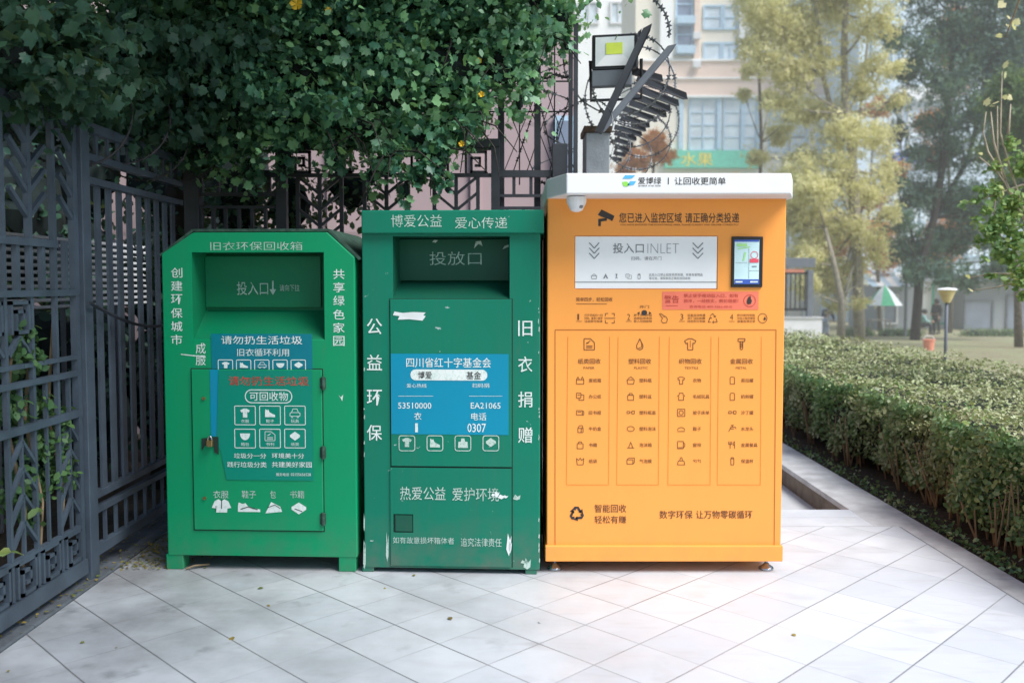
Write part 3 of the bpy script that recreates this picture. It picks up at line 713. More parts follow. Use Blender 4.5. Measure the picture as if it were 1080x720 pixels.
p.build('paint_chip', 'palewhite', b2)
def add_chips():   # edges rubbed bare
    p = Print(f2, -.0022)
    for i in range(26):
        y = R.uniform(300, 600) if i % 3 else R.uniform(560, 600); x = R.choice((383.6, 567.5, 568)) + R.uniform(-.3, .3) - (y-400)*.006*(1 if True else 0)*0
        p.poly([(0,.2),(.4,1),(1,.7),(.7,0)], (x, y, x+R.uniform(.8,1.8), y+R.uniform(1.5, 7)))
    for i in range(5):
        x = R.uniform(412, 538); p.poly([(0,.2),(.4,1),(1,.7),(.7,0)], (x, 595, x+R.uniform(1, 4), 596))
    p.build('paint_chip', 'palewhite', b2)
add_chips()

# ================================================================== ORANGE MACHINE
b3, f3 = bin_root(701, 600, 4.66, 0, 'large orange recycling machine with a white cap and small screen, right of the green bins', 'recycling_machine')
Dm = .95
x0, x1, zb, zt = f3.rect(577, 205, 826.5, 591); zt = f3.L(701, 196)[1]; zb = f3.L(701, 590)[1]
# body with a window-like recess for the inlet panel
inl = f3.rect(606, 248.5, 757, 305)
shell_with_pocket([(x0, zb), (x1, zb), (x1, zt), (x0, zt)], inl, inl[2], .012, Dm, ['orange', 'orange'], 'body', b3, .006)
mb = MB().box(inl[0]+.003, inl[1]-.003, .004, .016, inl[2]+.003, inl[3]-.003); ip = mb.build('inlet_panel', 'inlet', b3, .002)
MB().box(inl[0]+.003, inl[1]-.003, .0025, .0045, f3.L(680, 297.9)[1], f3.L(680, 297.1)[1]).build('panel_groove', 'grey_ink', ip)
p = Print(f3, .0022, .004); p.text('投入口', (646.5, 256.5, 679, 267), .03); p.icon('chev', (621.5, 256, 632, 273), 0, 1.0); p.icon('chev', (730.5, 256, 741.5, 273), 0, 1.0)
p.text('扫码，请在开门', (665.5, 270.5, 697.5, 274.5), 0)
p.poly([(0,0),(.5,1),(1,0),(.7,.1),(.5,.5),(.3,.1)], (636, 288.5, 641.5, 294)); p.poly([(.1,0),(.5,.4),(.3,1),(.8,.9),(.6,.4),(.9,0),(.5,.2)], (648, 288.5, 652, 294)); 
p.icon('basin', (623.5, 289, 629.5, 294), 0, .5); p.icon('copy', (660, 289, 666, 294), 0, .35); p.icon('cup', (671, 289, 677, 294), 0, .5)
p.text('此投入口禁止投放易燃易爆、有毒有害物品', (684.5, 288.2, 741, 291.2), 0); p.text('等垃圾，请按类别正确投放回收物', (684.5, 292, 728, 295), 0)
p.build('lettering', 'grey_ink', ip)
p = Print(f3, .0022, .004); p.text('INLET', (683, 257, 716, 267), -.028); p.build('lettering', 'grey_ink', ip)
# cap
cf = Front((b3.location.x, 4.41, 0), 0)
capz1 = cf.L(716, 182.6)[1]; capz0 = cf.L(716, 204.5)[1]; fx0, fx1 = cf.L(597.5, 190)[0], cf.L(834.5, 190)[0]
bx0, bx1 = x0 - .004, x1 + .03
def slab(z0, z1, g, mi=0, mb=None):
    pts = [(fx0-g, -.25-g), (fx1+g, -.25-g), (bx1+g, 0-g), (bx1+g, Dm+.02+g), (bx0-g, Dm+.02+g), (bx0-g, 0-g)]
    n = len(pts); mb = mb or MB()
    mb.add([(x, y, z0) for x, y in pts] + [(x, y, z1) for x, y in pts], [tuple(range(n-1,-1,-1)), tuple(range(n, 2*n))] + [(i, (i+1)%n, (i+1)%n+n, i+n) for i in range(n)], mi)
    return mb
cap = slab(capz0, capz1, 0).build('cap', 'capwhite', b3, .006)
cfr = Front((b3.location.x, 4.41, 0), 0)
class CapPrint(Print): pass
p = Print(cfr, -.2515); 
p.text('爱博绿', (673, 187, 697.5, 194.3), .012); p.text('爱博绿 环保 回收', (673, 195.2, 697, 197), 0)
p.rect((704.4, 187.5, 705.4, 194.5)); p.text('让回收更简单', (711.5, 187, 765.5, 195), .006); p.build('lettering', 'ink', cap)
p = Print(cfr, -.2515); p.poly([(0,.55),(.2,1),(1,1),(.75,.62),(.55,.55)], (656.5, 185, 670, 193)); p.poly([(.2,.0),(.45,.5),(1,.5),(.8,.1)], (659, 186.5, 671, 196)); p.build('emblem', 'logoblue', cap)
p = Print(cfr, -.2515); p.poly([(0,.9),(.6,1),(1,.5),(.7,0),(.2,.1)], (656, 191.5, 664, 197)); p.build('emblem', 'logogreen', cap)
# camera dome under the cap
q = P(608, 205, 4.53); lx = q.x - b3.location.x; ly = 4.53 - 4.66
mb = MB().lathe((lx, ly, capz0-.004), [(.048, 0), (.05, -.018), (.048, -.03), (.03, -.066), (.012, -.074), (.001, -.075)][::-1], 20); cd = mb.build('camera_dome', 'capwhite', b3, smooth=False)
MB().lathe((lx+.015, ly-.02, capz0-.05), [(.004,-.014),(.014,-.01),(.018,0),(.014,.01),(.004,.014)], 14).build('lens', 'grey_ink', cd, smooth=True)
# headline
p = Print(f3, -.002); p.text('您已进入监控区域', (653, 224.5, 719, 235), .008); p.text('请正确分类投递', (722.5, 224.5, 779.5, 235), .008)
p.poly([(0,.62),(.22,1),(1,.55),(.88,.2),(.8,.2),(.75,.28),(.2,.5)], (630.5, 221, 648, 236)); p.poly([(0,0),(.3,0),(.3,.5),(1,.6),(1,.9),(0,.8)], (631, 229, 640, 238.5))
p.build('lettering', 'ink', b3)
p = Print(f3, -.002); p.text('YOU HAVE ENTERED THE MONITORING AREA, PLEASE CLASSIFY AND DELIVER CORRECTLY', (654, 236.3, 779, 238.2), 0); p.build('lettering', 'brown', b3)
# screen
s0 = f3.rect(771, 249.5, 804, 303); MB().box(s0[0], s0[1], -.012, .002, s0[2], s0[3]).build('screen', 'black', b3, .004); scr = col.objects[-1]
p = Print(f3, -.0135, -.012); p.rect((774.5, 253, 800.5, 299.5)); dsp = p.build('display', 'dispwhite', scr)
p = Print(f3, -.015, -.012); p.rect((774.5, 253, 800.5, 255)); p.rect((774.5, 294.5, 800.5, 299.5)); p.build('display_bar', 'dispblue', scr)
p = Print(f3, -.0152, -.012); p.text('云南', (778, 257.5, 790, 260.5), 0) if False else None
p.pill((777, 257, 788, 260), 1); p.line([(778, 262.5), (791, 260.5)], 1.1); p.line([(784, 275), (786, 266)], 1.8); p.build('picture', 'dispgreen', scr)
p = Print(f3, -.0152, -.012); p.rect((790.5, 273, 800, 277)); p.ring((791.5, 265, 799.5, 273), .7, 4); p.build('picture', 'dispred', scr)
p = Print(f3, -.0158, -.012); p.rect((775.5, 296.4, 783, 298)); p.rect((791, 296.4, 799, 298)); p.build('picture', 'white', scr)
p = Print(f3, -.0152, -.012); p.line([(789.7, 262), (789.7, 294)], .35); p.line([(790, 285.5), (800, 285.5)], .35); p.line([(775.5, 277), (788, 277)], .3); p.line([(793,281),(798,281)],1.0); p.build('picture', 'grey_ink', scr)
# warning sticker
p = Print(f3, -.0015); p.rect((698.5, 307.5, 800, 326.5)); ws = p.build('sticker', 'salmon', b3)
p = Print(f3, -.0035); p.text('警告', (700.5, 311.5, 716, 319.5), .02); p.line([(702, 322.3), (715, 322.3)], .5)
p.text('禁止徒手推动投入口，如有', (721, 309.8, 778.5, 313.6), .004); p.text('损坏，一经核实，照价赔偿！', (721, 315.3, 778.5, 319.2), .004); p.text('咨询电话 400-1066-0010', (727, 321.8, 772, 324.6), 0)
p.build('lettering', 'red_ink', ws)
p = Print(f3, -.0035); p.ring((784, 310.5, 797, 323.5), .6, 6.5); p.build('emblem', 'red_ink', ws)
p = Print(f3, -.0038); p.poly([(.1,0),(.8,0),(1,.5),(.8,.5),(.75,.9),(.6,1),(.5,.9),(.3,.85),(.0,.4)], (787.5, 311.8, 793, 320.5)); p.build('emblem', 'ink', ws)
# brown small print
p = Print(f3, -.002)
p.text('简单四步，轻松回收', (607.5, 313.5, 646, 318), .004); p.line([(607.5, 320.4), (640, 320.4)], .5)
for i, (x, ic) in enumerate(((609, 'scan'), (661.5, 'hand'), (717.5, 'tri'), (770, 'circ'))):
    p.text(str(i+1), (x, 331, x+(1.8 if i == 0 else 3.2), 337.3), -.01); p.line([(x-1.5, 338.8), (x+5, 338.8)], .4)
    lx0 = x + (7.5 if i != 1 else 7); 
    for k, tt in enumerate((('打开手机扫一扫', '扫码，登录小程序', '注册即可投递'), ('按下开门按钮', '选择投放类别', '投入可回收物'), ('设备自动称重', '关门后结算', '绿色积分到账'), ('积分即时到账', '可在小程序提现', '查看投递记录'))[i]):
        p.text(tt, (lx0, 331 + k*3.2, lx0+19, 333.6 + k*3.2), .004)
    ix = x + (29.5 if i != 1 else 33); p.icon(ic, (ix, 330.5, ix+9.5, 340.5), 0, .6)
p.text('开门', (674.5, 322, 684.5, 325), .004)
p.build('lettering', 'brown', b3)
p = Print(f3, -.0022); p.pill((676.5, 327, 682.5, 332.5), 2.7); p.poly([(0,.5),(1,1),(1,0)], (672, 328.5, 674.5, 331.5)); p.poly([(1,.5),(0,1),(0,0)], (684.5, 328.5, 687, 331.5)); p.icon('drop', (774+31, 333.5, 774+34, 337.5)); p.build('picture', 'ink', b3)
# door outline and pressed grooves
p = Print(f3, -.002); p.line([(585.5, 576), (585.5, 347.7), (818.5, 347.7), (816.5, 576)], .7)
p.build('door_seam', 'orange_line', b3)
p = Print(f3, -.002)
cols_x = ((599, 643), (652, 695.5), (706, 750), (758, 803))
for a, b_ in cols_x: p.line([(a, 355), (a-1.5, 511), (b_-1, 511), (b_, 355)], .45)
p.build('groove', 'orange_soft', b3)
heads = (('纸类回收', 'PAPER', 'page', 610), ('塑料回收', 'PLASTIC', 'drop', 663.3), ('织物回收', 'TEXTILE', 'shirt', 716.5), ('金属回收', 'METAL', 'screw', 770.5))
items = ((('crate', '废纸箱'), ('copy', '办公纸'), ('news', '旧书报'), ('milk', '牛奶盒'), ('bag2', '书籍'), ('pouch', '纸袋')),
         (('basin', '塑料瓶'), ('bag2', '塑料盆'), ('lids', '塑料瓶盖'), ('shell', '塑料泡沫'), ('cone', '泡沫箱'), ('foam', '气泡膜')),
         (('shirt', '衣物'), ('bear', '毛绒玩具'), ('quilt', '被子床单'), ('cap', '鞋子'), ('blind', '窗帘'), ('purse', '包包')),
         (('can', '易拉罐'), ('can', '奶粉罐'), ('lids', '沙丁罐'), ('tap', '水龙头'), ('cutlery', '金属餐具'), ('cup', '保温杯')))
p = Print(f3, -.002)
for c, ((t, en, ic, hx), its) in enumerate(zip(heads, items)):
    p.text(t, (hx-.5, 378, hx+23.5, 383.6), .01); p.text(en, (hx+5.5, 386.6, hx+(17 if len(en) < 6 else 20), 389), 0)
    w = {'page': 11, 'drop': 8.5, 'shirt': 12.5, 'screw': 9}[ic]; cx = hx + 11.5
    p.icon(ic, (cx-w/2, 357, cx+w/2, 368.8), 0, .75)
    if ic == 'drop': p.line([(cx-1.5, 367), (cx+2, 366), (cx+2, 361)], .6)
    if ic == 'shirt': p.line([(cx, 359), (cx, 366)], .5)
    ixx = hx - 2.; tx = hx + 11.
    for r, (k, tt) in enumerate(its):
        y = 401 + r * 17. 
        p.icon(k, (ixx + (5 if c == 3 else 0)*0, y-3.8, ixx+7.8, y+3.8), 0, .6)
        if k == 'quilt': pass
        p.text(tt, (tx + (4 if c == 2 else 0)*.8, y-2.1, tx + (4 if c == 2 else 0)*.8 + 4.35*len(tt), y+2.1), .004)
p.build('lettering', 'brown', b3)
# bottom lettering and recycling emblem
p = Print(f3, -.002); p.text('智能回收', (627, 531.5, 660.5, 540), .012); p.text('轻松有赚', (627, 543.5, 660.5, 551.5), .012)
p.text('数字环保', (695.5, 538, 730.5, 546.5), .006); p.text('让万物零碳循环', (734, 538, 793.5, 546.5), .006)
p.build('lettering', 'brown', b3)
p = Print(f3, -.002)
def tri_arrow(k):
    a = math.radians(120 * k); ca, sa = math.cos(a), math.sin(a)
    for poly in ([(-.2,.93),(.16,.93),(.3,.7),(.12,.6),(.0,.78),(-.12,.58),(-.36,.7)], [(.5,.72),(.16,.42),(.58,.32)], [(.3,.70),(.44,.46),(.28,.36),(.12,.6)]):
        q = [(.5 + .52*(x*ca - (y-.28)*sa), .45 + .52*(x*sa + (y-.28)*ca)*1.0) for x, y in poly]
        v2, f2_ = tess(q); p.shape(v2, f2_, (597, 529, 619.5, 551.5))
for k in range(3): tri_arrow(k)
p.build('emblem', 'ink', b3)
# skirt and feet
a = f3.rect(575, 575.5, 822.5, 592, -.02); MB().box(x0-.008, x1+.006, -.02, Dm+.01, a[2], a[3]).build('skirt', 'orange', b3, .005)
zs = a[2]
for fx in (585, 808):
    for y in (.06, Dm-.1):
        lx = f3.L(fx, 600, .06)[0]; ft = MB().lathe((lx, y, 0), [(.038,0),(.04,.006),(.036,.014),(.016,.026),(.014,.032)], 18).tube([(lx, y, .028), (lx, y, zs+.004)], .009, 10); ft.build('foot', 'steel', b3, smooth=True)

# ================================================================== GROUND, PAVING, KERBS
def sheet(name, rows, mat):
    mb = MB(); n = len(rows[0])
    for r in rows: mb.v += [tuple(p) for p in r]
    for i in range(len(rows)-1):
        for j in range(n-1): mb.f.append([i*n+j, i*n+j+1, (i+1)*n+j+1, (i+1)*n+j]); mb.m.append(0)
    return tag(mb.build(name, mat), kind='structure')
def gz(y): return -.19 if y < 13 else (-.19 - (y-13)*.66/29 if y < 42 else -.85)
ys = [-30, 0, 6, 13, 17, 22, 27, 32, 37, 42, 60, 150, 900]
xs = [-500, -60, -20, -8, -3, 0, 3, 8, 16, 30, 60, 500]
sheet('ground', [[(x, y, gz(y)) for x in xs] for y in ys], 'lawn')
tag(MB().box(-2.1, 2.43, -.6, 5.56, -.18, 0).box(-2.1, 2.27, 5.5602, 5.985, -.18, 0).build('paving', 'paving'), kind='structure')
tag(MB().box(-2.1, 2.27, 5.99, 13, -.18, -.165).build('lower_path', simple('pale concrete', (.55, .56, .57), .8, .1, 3)), kind='structure')
kb = MB()
for i, y in enumerate(np.arange(-.6, 15.6, 1.0)):
    x = 2.273; y += .165; kb.box(x if y > 5.5 else 2.432, 2.60, y+.002, y+.998, -.16, -.002 if y > 5.5 else -.001, 0)
tag(kb.build('kerb', 'kerb', bevel=.006), 'grey stone kerb between the pale paving and the hedge', 'kerb')
tag(MB().box(2.272, 2.5, 6.0, 16.4, -.18, -.04).build('kerb_footing', 'kerbface'), kind='structure')
kb = MB()
for i, y in enumerate(np.arange(-.6, 6.1, .9)): kb.box(-2.42, -2.104, y+.002, y+.898, -.18, .012)
tag(kb.build('kerb', 'kerbdark', bevel=.008), 'dark stone kerb under the left fence', 'kerb')
tag(MB().box(-9, -2.42, -1, 12, -.18, -.02).box(-2.42, .55, 6.0, 7.4, -.16, -.03).build('planting_soil', 'soil'), kind='structure')
tag(MB().box(2.6, 5.6, -1, 17.2, -.18, -.03).build('hedge_bed', 'soil'), kind='structure')

# ================================================================== LEFT FENCE (plane x = XF)
XF = -2.17
def fz(px, py): q = PX(px, py, XF); return q.y, q.z
def vbar(mb, s, z0, z1, w=.03, t=.03, x=XF):
    w *= .85; t *= .7
    mb.box(x-t/2, x+t/2, s-w/2, s+w/2, z0, z1)
def hbar(mb, s0, s1, z, h=.03, t=.034, x=XF): mb.box(x-t/2, x+t/2, s0, s1, z-h/2, z+h/2)
def key(mb, s0, s1, z0, z1, w=.018, t=.026, x=XF, flip=False, axis='y', y=0):
    """square spiral"""
    ds, dz = s1-s0, z1-z0
    P_ = [(0,0),(0,1),(1,1),(1,.0),(.28,.0),(.28,.70),(.70,.70),(.70,.32),(.5,.32)]
    for (a, b) in zip(P_[:-1], P_[1:]):
        a2 = (s0+ds*a[0], z0+dz*a[1]); b2 = (s0+ds*b[0], z0+dz*b[1])
        lo = (min(a2[0], b2[0])-w/2, min(a2[1], b2[1])-w/2); hi = (max(a2[0], b2[0])+w/2, max(a2[1], b2[1])+w/2)
        if axis == 'y': mb.box(x-t/2, x+t/2, lo[0], hi[0], lo[1], hi[1])
        else: mb.box(lo[0], hi[0], y-t/2, y+t/2, lo[1], hi[1])
def near_panel(mb, s0, s1):
    hbar(mb, s0, s1, .09, .075, .05); hbar(mb, s0, s1, 2.31, .05, .05); hbar(mb, s0, s1, .3, .016, .028)
    n = 5; w = (s1-s0)/n
    for i in range(n):                     # keys along the bottom and, mirrored, chevrons above
        a = s0 + i*w
        key(mb, a+.035, a+w-.035, .14, .285, .016)
        vbar(mb, a+w-.001, .13, .86, .022, .028)
    for i in range(n):
        c = s0 + (i+.5)*w
        vbar(mb, c, .3, .86, .016, .02)
        if i % 2: continue
        for z in (.34, .46, .58, .7):
            mb.bar((XF, c, z+.12), (XF, c-w/2, z), .015, .018); mb.bar((XF, c, z+.12), (XF, c+w/2, z), .015, .018)
    hbar(mb, s0, s1, .87, .034, .036); hbar(mb, s0, s1, 1.07, .026, .034)
    for i in range(n+1): vbar(mb, s0 + i*w, .87, 1.47, .026, .03)
    for i in range(n): vbar(mb, s0 + (i+.5)*w, .87, 1.07, .02, .026)
    hbar(mb, s0, s1, 1.15, .02, .03); hbar(mb, s0, s1, 1.47, .03, .034)
    for i in range(n-2):
        a = s0 + i*w; key(mb, a+.045, a+w-.03, 1.3, 1.43, .016)
        for k in (-1, 1): mb.bar((XF, a+w/2, 1.28), (XF, a+w/2+k*w*.4, 1.2), .016, .024)
    for i in range(2*n+1):
        s = s0 + i*w/2
        vbar(mb, s, 1.47, 1.72 if i % 4 else 2.3, .032, .034)
    hbar(mb, s0, s1-.2, 1.7, .034, .036)
    for i in range(n+1):
        s = s0 + i*w; vbar(mb, s, 1.7, 2.3, .034, .036)
    for i in range(0, n, 2):
        c = s0 + (i+1)*w
        for z in (1.84, 1.95, 2.06, 2.17):
            mb.bar((XF, c, z-.03), (XF, c-w*.7, z+.09), .022, .02); mb.bar((XF, c, z-.03), (XF, c+w*.7, z+.09), .022, .02)
    for s in (s0+.02, s1-.02): vbar(mb, s, .06, 2.33, .04, .044)
def flat_panel(mb, s0, s1):
    hbar(mb, s0, s1, .13, .05, .045); hbar(mb, s0, s1, .34, .03, .04); hbar(mb, s0, s1, .42, .035, .045); hbar(mb, s0, s1, 2.04, .035, .045); hbar(mb, s0, s1, 2.16, .035, .045); hbar(mb, s0, s1, 2.31, .05, .05)
    n = 10; w = (s1-s0)/n
    for i in range(1, n):
        vbar(mb, s0+i*w, .42, 2.04, .066, .018, XF); 
        vbar(mb, s0+i*w, .13, .34, .02, .024)
        vbar(mb, s0+i*w, 2.16, 2.31, .03, .02)
def fence_section(s0, s1, kind, label):
    o = empty('metal_fence', (XF, s0, 0), label, 'fence')
    mb = MB(); (near_panel if kind else flat_panel)(mb, s0+.06, s1-.06)
    mb.v = [(x-XF, y-s0, z) for x, y, z in mb.v]
    mb.build('panel', 'fence', o)
    m2 = MB().box(-.03, .035, -.045, .045, -.02, 2.34).box(-.036, .041, -.05, .05, 2.34, 2.36); m2.build('post', 'fence', o, .004)
    return o
fence_section(2.0, 3.35, 1, 'blue grey metal fence section nearest the camera, mostly outside the picture')
fence_section(3.35, 4.55, 1, 'blue grey metal fence section with key pattern and chevrons, ivy growing through it')
fence_section(4.55, 5.98, 0, 'blue grey metal fence section of plain upright flats left of the bright green bin')
tag(MB().tube([(XF+.06, 4.5 + 1.4*t, 1.42 - .12*t - .18*math.sin(t*math.pi)*.5) for t in [i/10 for i in range(11)]], .009).build('cable', 'fence_dark'), 'thin dark cable sagging across the upright flats of the left fence', 'cable')

# back fence (plane y = YF)
YF = 6.12
def fx_(px, py=200): return P(px, py, YF).x
def fzz(py, px=400): return P(px, py, YF).z
bf = empty('metal_fence', (-2.1, YF, 0), 'black ornamental fence behind the bins with raised middle and chevron bars', 'fence')
mb = MB(); T_ = .035
def B(px0, px1, py0, py1, t=T_):     # box from pixel edges on the fence plane
    mb.box(fx_(px0, py0), fx_(px1, py0), YF-t/2, YF+t/2, fzz(py1, (px0+px1)/2), fzz(py0, (px0+px1)/2))
B(291, 527, 147, 156, .06); B(291, 302, 147, 330, .06); B(518, 527, 155, 330, .06)
B(302, 518, 183, 187); B(302, 518, 156.2, 158.5)
B(527, 590, 180, 187, .05); B(527, 590, 205, 208); B(527, 590, 218, 221); B(204, 291, 180, 187, .05); B(204, 291, 203, 207); B(204, 291, 217, 220)
for px in (542, 560, 578): B(px-1.7, px+1.7, 187, 205, .03)
for px in range(212, 290, 18): B(px-1.7, px+1.7, 187, 203, .03)
for k, pc in enumerate((337, 407.5, 481)):
    for d, w in ((-23, 2.5), (0, 2.5), (23, 2.5)): B(pc+d-w/1.3, pc+d+w/1.3, 187, 560, .03)
    for j in range(14):
        zc = fzz(205 + j*17, pc); xc = fx_(pc); wx = fx_(pc+22) - xc
        for sg in (-1, 1): mb.bar((xc, YF, zc), (xc+sg*wx, YF, zc+.115), .018, .024, (0,1,0))
for px in (316.5, 359.5, 381+21, 445, 462-0, 502):
    a, b_ = fx_(px-10.5), fx_(px+10.5); z1, z0 = fzz(160.5, px), fzz(181.5, px)
    key(mb, a, b_, z0, z1, .016, .028, axis='x', y=YF)
for px in (225, 238, 252, 266, 280, 212, 535, 552, 571, 586): B(px-1.6, px+1.6, 220, 560, .03)
B(204, 590, 560, 568, .05)
mb.v = [(x+2.1, y-YF, z) for x, y, z in mb.v]; mb.build('panel', 'fence_dark', bf)
for px in (204, 590):
    x = fx_(px) + 2.1; MB().box(x-.05, x+.05, -.05, .05, -.05, 2.45).build('post', 'fence_dark', bf, .004)
# tall poles carrying the wires above the fence
def pole(px, py0, py1, Y, label, r=.022, mat='fence_dark'):
    a, b_ = P(px, py0, Y), P(px, py1, Y)
    tag(MB().box(a.x-r, a.x+r, Y-r, Y+r, min(b_.z, .0), a.z).build('fence_pole', mat), label, 'pole', 'thin poles standing behind the ornamental fence')
pole(567, 22, 330, 6.25, 'tall dark steel pole above the fence under the leafy branch end, left of the floodlight'); pole(528.5, 104, 330, 6.25, 'short dark steel pole rising from the raised fence corner')
pole(607.5, 24, 330, 6.05, 'dark flat pole just left of the floodlight, topmost tip', .014); pole(602, 43, 330, 6.16, 'dark flat pole second left of the floodlight, slightly shorter', .014)
wm = MB()
for px in (548, 585): a = P(px, 60, 6.3); wm.tube([(a.x, 6.3, a.z+.25), (a.x, 6.3, 2.2)], .005, 5)
for py in (118, 86): 
    a, b_ = P(505, py, 6.3), P(602, py, 6.3); wm.tube([a, b_], .006, 5)
for k in range(3):
    a, b_ = P(530+k*24, 100, 6.31), P(562+k*22, 180, 6.31); c_, d_ = P(565+k*18, 100, 6.32), P(532+k*24, 180, 6.32); wm.tube([a, b_], .004, 4); wm.tube([c_, d_], .004, 4)
tag(wm.build('wire_mesh', 'wire_dark'), 'dark wire mesh strung between the poles above the fence', 'wire mesh')

def razor(mb, path, barb=.03, r=.0035, step=.05):
    mb.tube(path, r, 5, cap=False)
    acc = 0
    for a, b_ in zip(path[:-1], path[1:]):
        a, b_ = Vector(a), Vector(b_); d = b_ - a; acc += d.length
        if acc > step and d.length > 1e-6:
            acc = 0; d.normalize(); n = d.cross(Vector((R.gauss(0,1), R.gauss(0,1), R.gauss(0,1)))).normalized()
            c = (a+b_)/2
            mb.add([c-n*barb*.5-d*barb*.45, c-n*barb*.15, c-n*barb*.5+d*barb*.45, c+n*barb*.5+d*barb*.45, c+n*barb*.15, c+n*barb*.5-d*barb*.45], [(0,1,4,5),(1,2,3,4)])
def coil(c0, c1, rad, turns, n=34, ph=0, sq=1., jit=.0):
    c0, c1 = Vector(c0), Vector(c1); ax = (c1-c0).normalized(); u = ax.cross(Vector((0,0,1))).normalized(); v = u.cross(ax); out = []
    for i in range(int(turns*n)+1):
        t = i/(turns*n); a = 2*math.pi*i/n + ph; rr = rad*(1+jit*math.sin(3.3*t*turns))
        out.append(c0.lerp(c1, t) + u*math.cos(a)*rr*sq + v*math.sin(a)*rr)
    return out
mb = MB(); razor(mb, coil((XF-.02, 4.25, 2.38), (XF-.02, 6.1, 2.42), .25, 4.3, jit=.25), .032, .005)
tag(mb.build('razor_wire', 'wire_dark'), 'coil of dark razor wire along the top of the left fence among the leaves', 'razor wire')
mb = MB(); a = P(640, 62, 6.05); razor(mb, coil((a.x+.05, 5.9, a.z+.08), (a.x+.75, 9.5, a.z-.05), .33, 5.6, jit=.2), .045, .0055)
razor(mb, coil((a.x-.34, 6.2, a.z+.05), (a.x-.32, 6.5, 2.0), .12, 3.5, jit=.4), .035, .004)
a = P(620, 150, 6.0); razor(mb, coil((a.x-.05, 5.9, a.z+.05), (a.x+.5, 7.5, a.z), .2, 2.6, jit=.3), .035, .004)
tag(mb.build('razor_wire', 'wire'), 'loops of razor wire around the floodlight and the spiked arms', 'razor wire')
mb = MB(); a, b_ = P(560, 82, 6.2), P(600, 80, 6.2); razor(mb, [a.lerp(b_, t/12) + Vector((0, 0, .012*math.sin(t))) for t in range(13)], .04, .008, .03)
razor(mb, [P(569, 105, 6.2).lerp(P(585, 178, 6.2), t/16) for t in range(17)], .03, .004, .04); razor(mb, [P(540, 185, 6.2).lerp(P(566, 108, 6.2), t/16) for t in range(17)], .03, .004, .04)
tag(mb.build('razor_wire', 'wire_dark'), 'short straight strands of razor wire on the pole left of the floodlight', 'razor wire')

# pillar, floodlight, spiked arms
a, b_ = P(618, 140, 6.3), P(643, 140, 6.3)
pi = empty('gate_pillar', ((a.x+b_.x)/2, 6.3, -.03), 'grey square pillar behind the orange machine, brown patch at its top', 'pillar'); w = (b_.x-a.x)/2
MB().box(-w, w, 0, .3, 0, a.z+.03).build('shaft', 'brick_grey', pi, .006)
MB().box(-w-.015, w+.015, -.015, .315, a.z+.032, a.z+.075).build('capping', 'rust', pi, .004)
fl = empty('floodlight', tuple(P(649, 62, 6.1)), 'square floodlight with black housing and yellow led on the fence corner', 'floodlight', rz=math.radians(-10))
MB().box(-.155, .15, -.03, .06, -.075, .155).build('housing', 'black', fl, .01)
MB().box(-.13, .125, -.036, -.031, -.055, .135).build('reflector', 'lens', fl); MB().box(-.06, .05, -.04, -.0365, .02, .095).build('led_panel', 'led', fl)
MB().add([(-.13,-.0385,-.055),(.125,-.0385,-.055),(.05,-.0385,.018),(-.06,-.0385,.018)], [(0,1,2,3)]).build('lower_reflector', 'capwhite', fl)
MB().box(-.155, .11, -.028, .04, -.185, -.078).build('driver_box', 'gategrey', fl, .006)
MB().tube([(-.17, .03, 0), (-.17, .1, -.25), (.17, .1, -.25), (.17, .03, 0)], .012, 6).build('bracket', 'black', fl)
sp = empty('spiked_arms', (.62, 6.2, 2.3), 'rows of dark pointed steel arms fanned outward on the fence top', 'security spikes')
def blade(p0, p1, w, name='blade', mat='fence_dark'):
    p0, p1 = Vector(p0)-sp.location, Vector(p1)-sp.location; d = (p1-p0); n = Vector((0,1,0)); s_ = d.normalized().cross(n)*w/2; t = Vector((0,.016,0)); tip = p1
    k = p0.lerp(p1, .93)
    vs = [p0+s_+t, p0-s_+t, k-s_+t, tip-s_*.6, k+s_+t, p0+s_-t, p0-s_-t, k-s_-t, tip-s_*.6-t*.2, k+s_-t]
    MB().add(vs, [(0,1,2,3,4),(9,8,7,6,5),(0,5,6,1),(1,6,7,2),(2,7,8,3),(3,8,9,4),(4,9,5,0)]).build(name, mat, sp)
blade(P(631, 140, 6.02), P(685.5, 24, 5.95), .05, 'long_arm'); blade(P(634, 138, 6.05), P(712, 45, 6.0), .045, 'long_arm', 'gategrey'); blade(P(652, 95, 6.2), P(676, 30, 6.2), .02, 'long_arm')
L0 = [(656,72),(672,82),(671,93),(668,101),(664,108),(656,114),(655,123),(652,128),(648,134),(648,140),(648,147),(648,154),(647,161),(646,167)]
L1 = [(700,84),(726,103),(717,110),(708,116),(704,122),(694,127),(686,133),(682,137),(678,142),(672,147),(668,153),(664,159),(660,164),(656,169)]
for i, (p0, p1) in enumerate(zip(L0, L1)):
    Y = 6.15 + i*.3
    blade(P(*p0, Y), P(*p1, Y), .047 - .0005*i)
blade(P(652, 130, 6.5), P(642, 176, 9.0), .05, 'carrier_rail')

# ================================================================== BEHIND THE FENCES
# pink building behind the back fence
pk = empty('pink_building', (0, 9.2, -.2), 'pinkish rendered building wall behind the black fence', 'building')
xr = P(606, 100, 9.2).x
MB().box(-9, xr, 0, 5, 0, 9).build('wall', 'pinkwall', pk)
MB().box(xr-1.05, xr-.95, -.04, -.002, 0, 9).box(xr-2.5, xr-2.4, -.04, -.002, 0, 9).build('downpipe', 'pinkwall', pk)
a, b_ = P(588, 122, 9.1), P(604, 185, 9.1)
wf = MB().box(a.x-.03, b_.x+.03, -.09, -.003, b_.z-.6+.2, a.z+.2).build('window', 'frame_blue', pk); MB().box(a.x, b_.x, -.1, -.091, b_.z-.55+.2, a.z-.05+.2).build('pane', 'glassdark', wf)
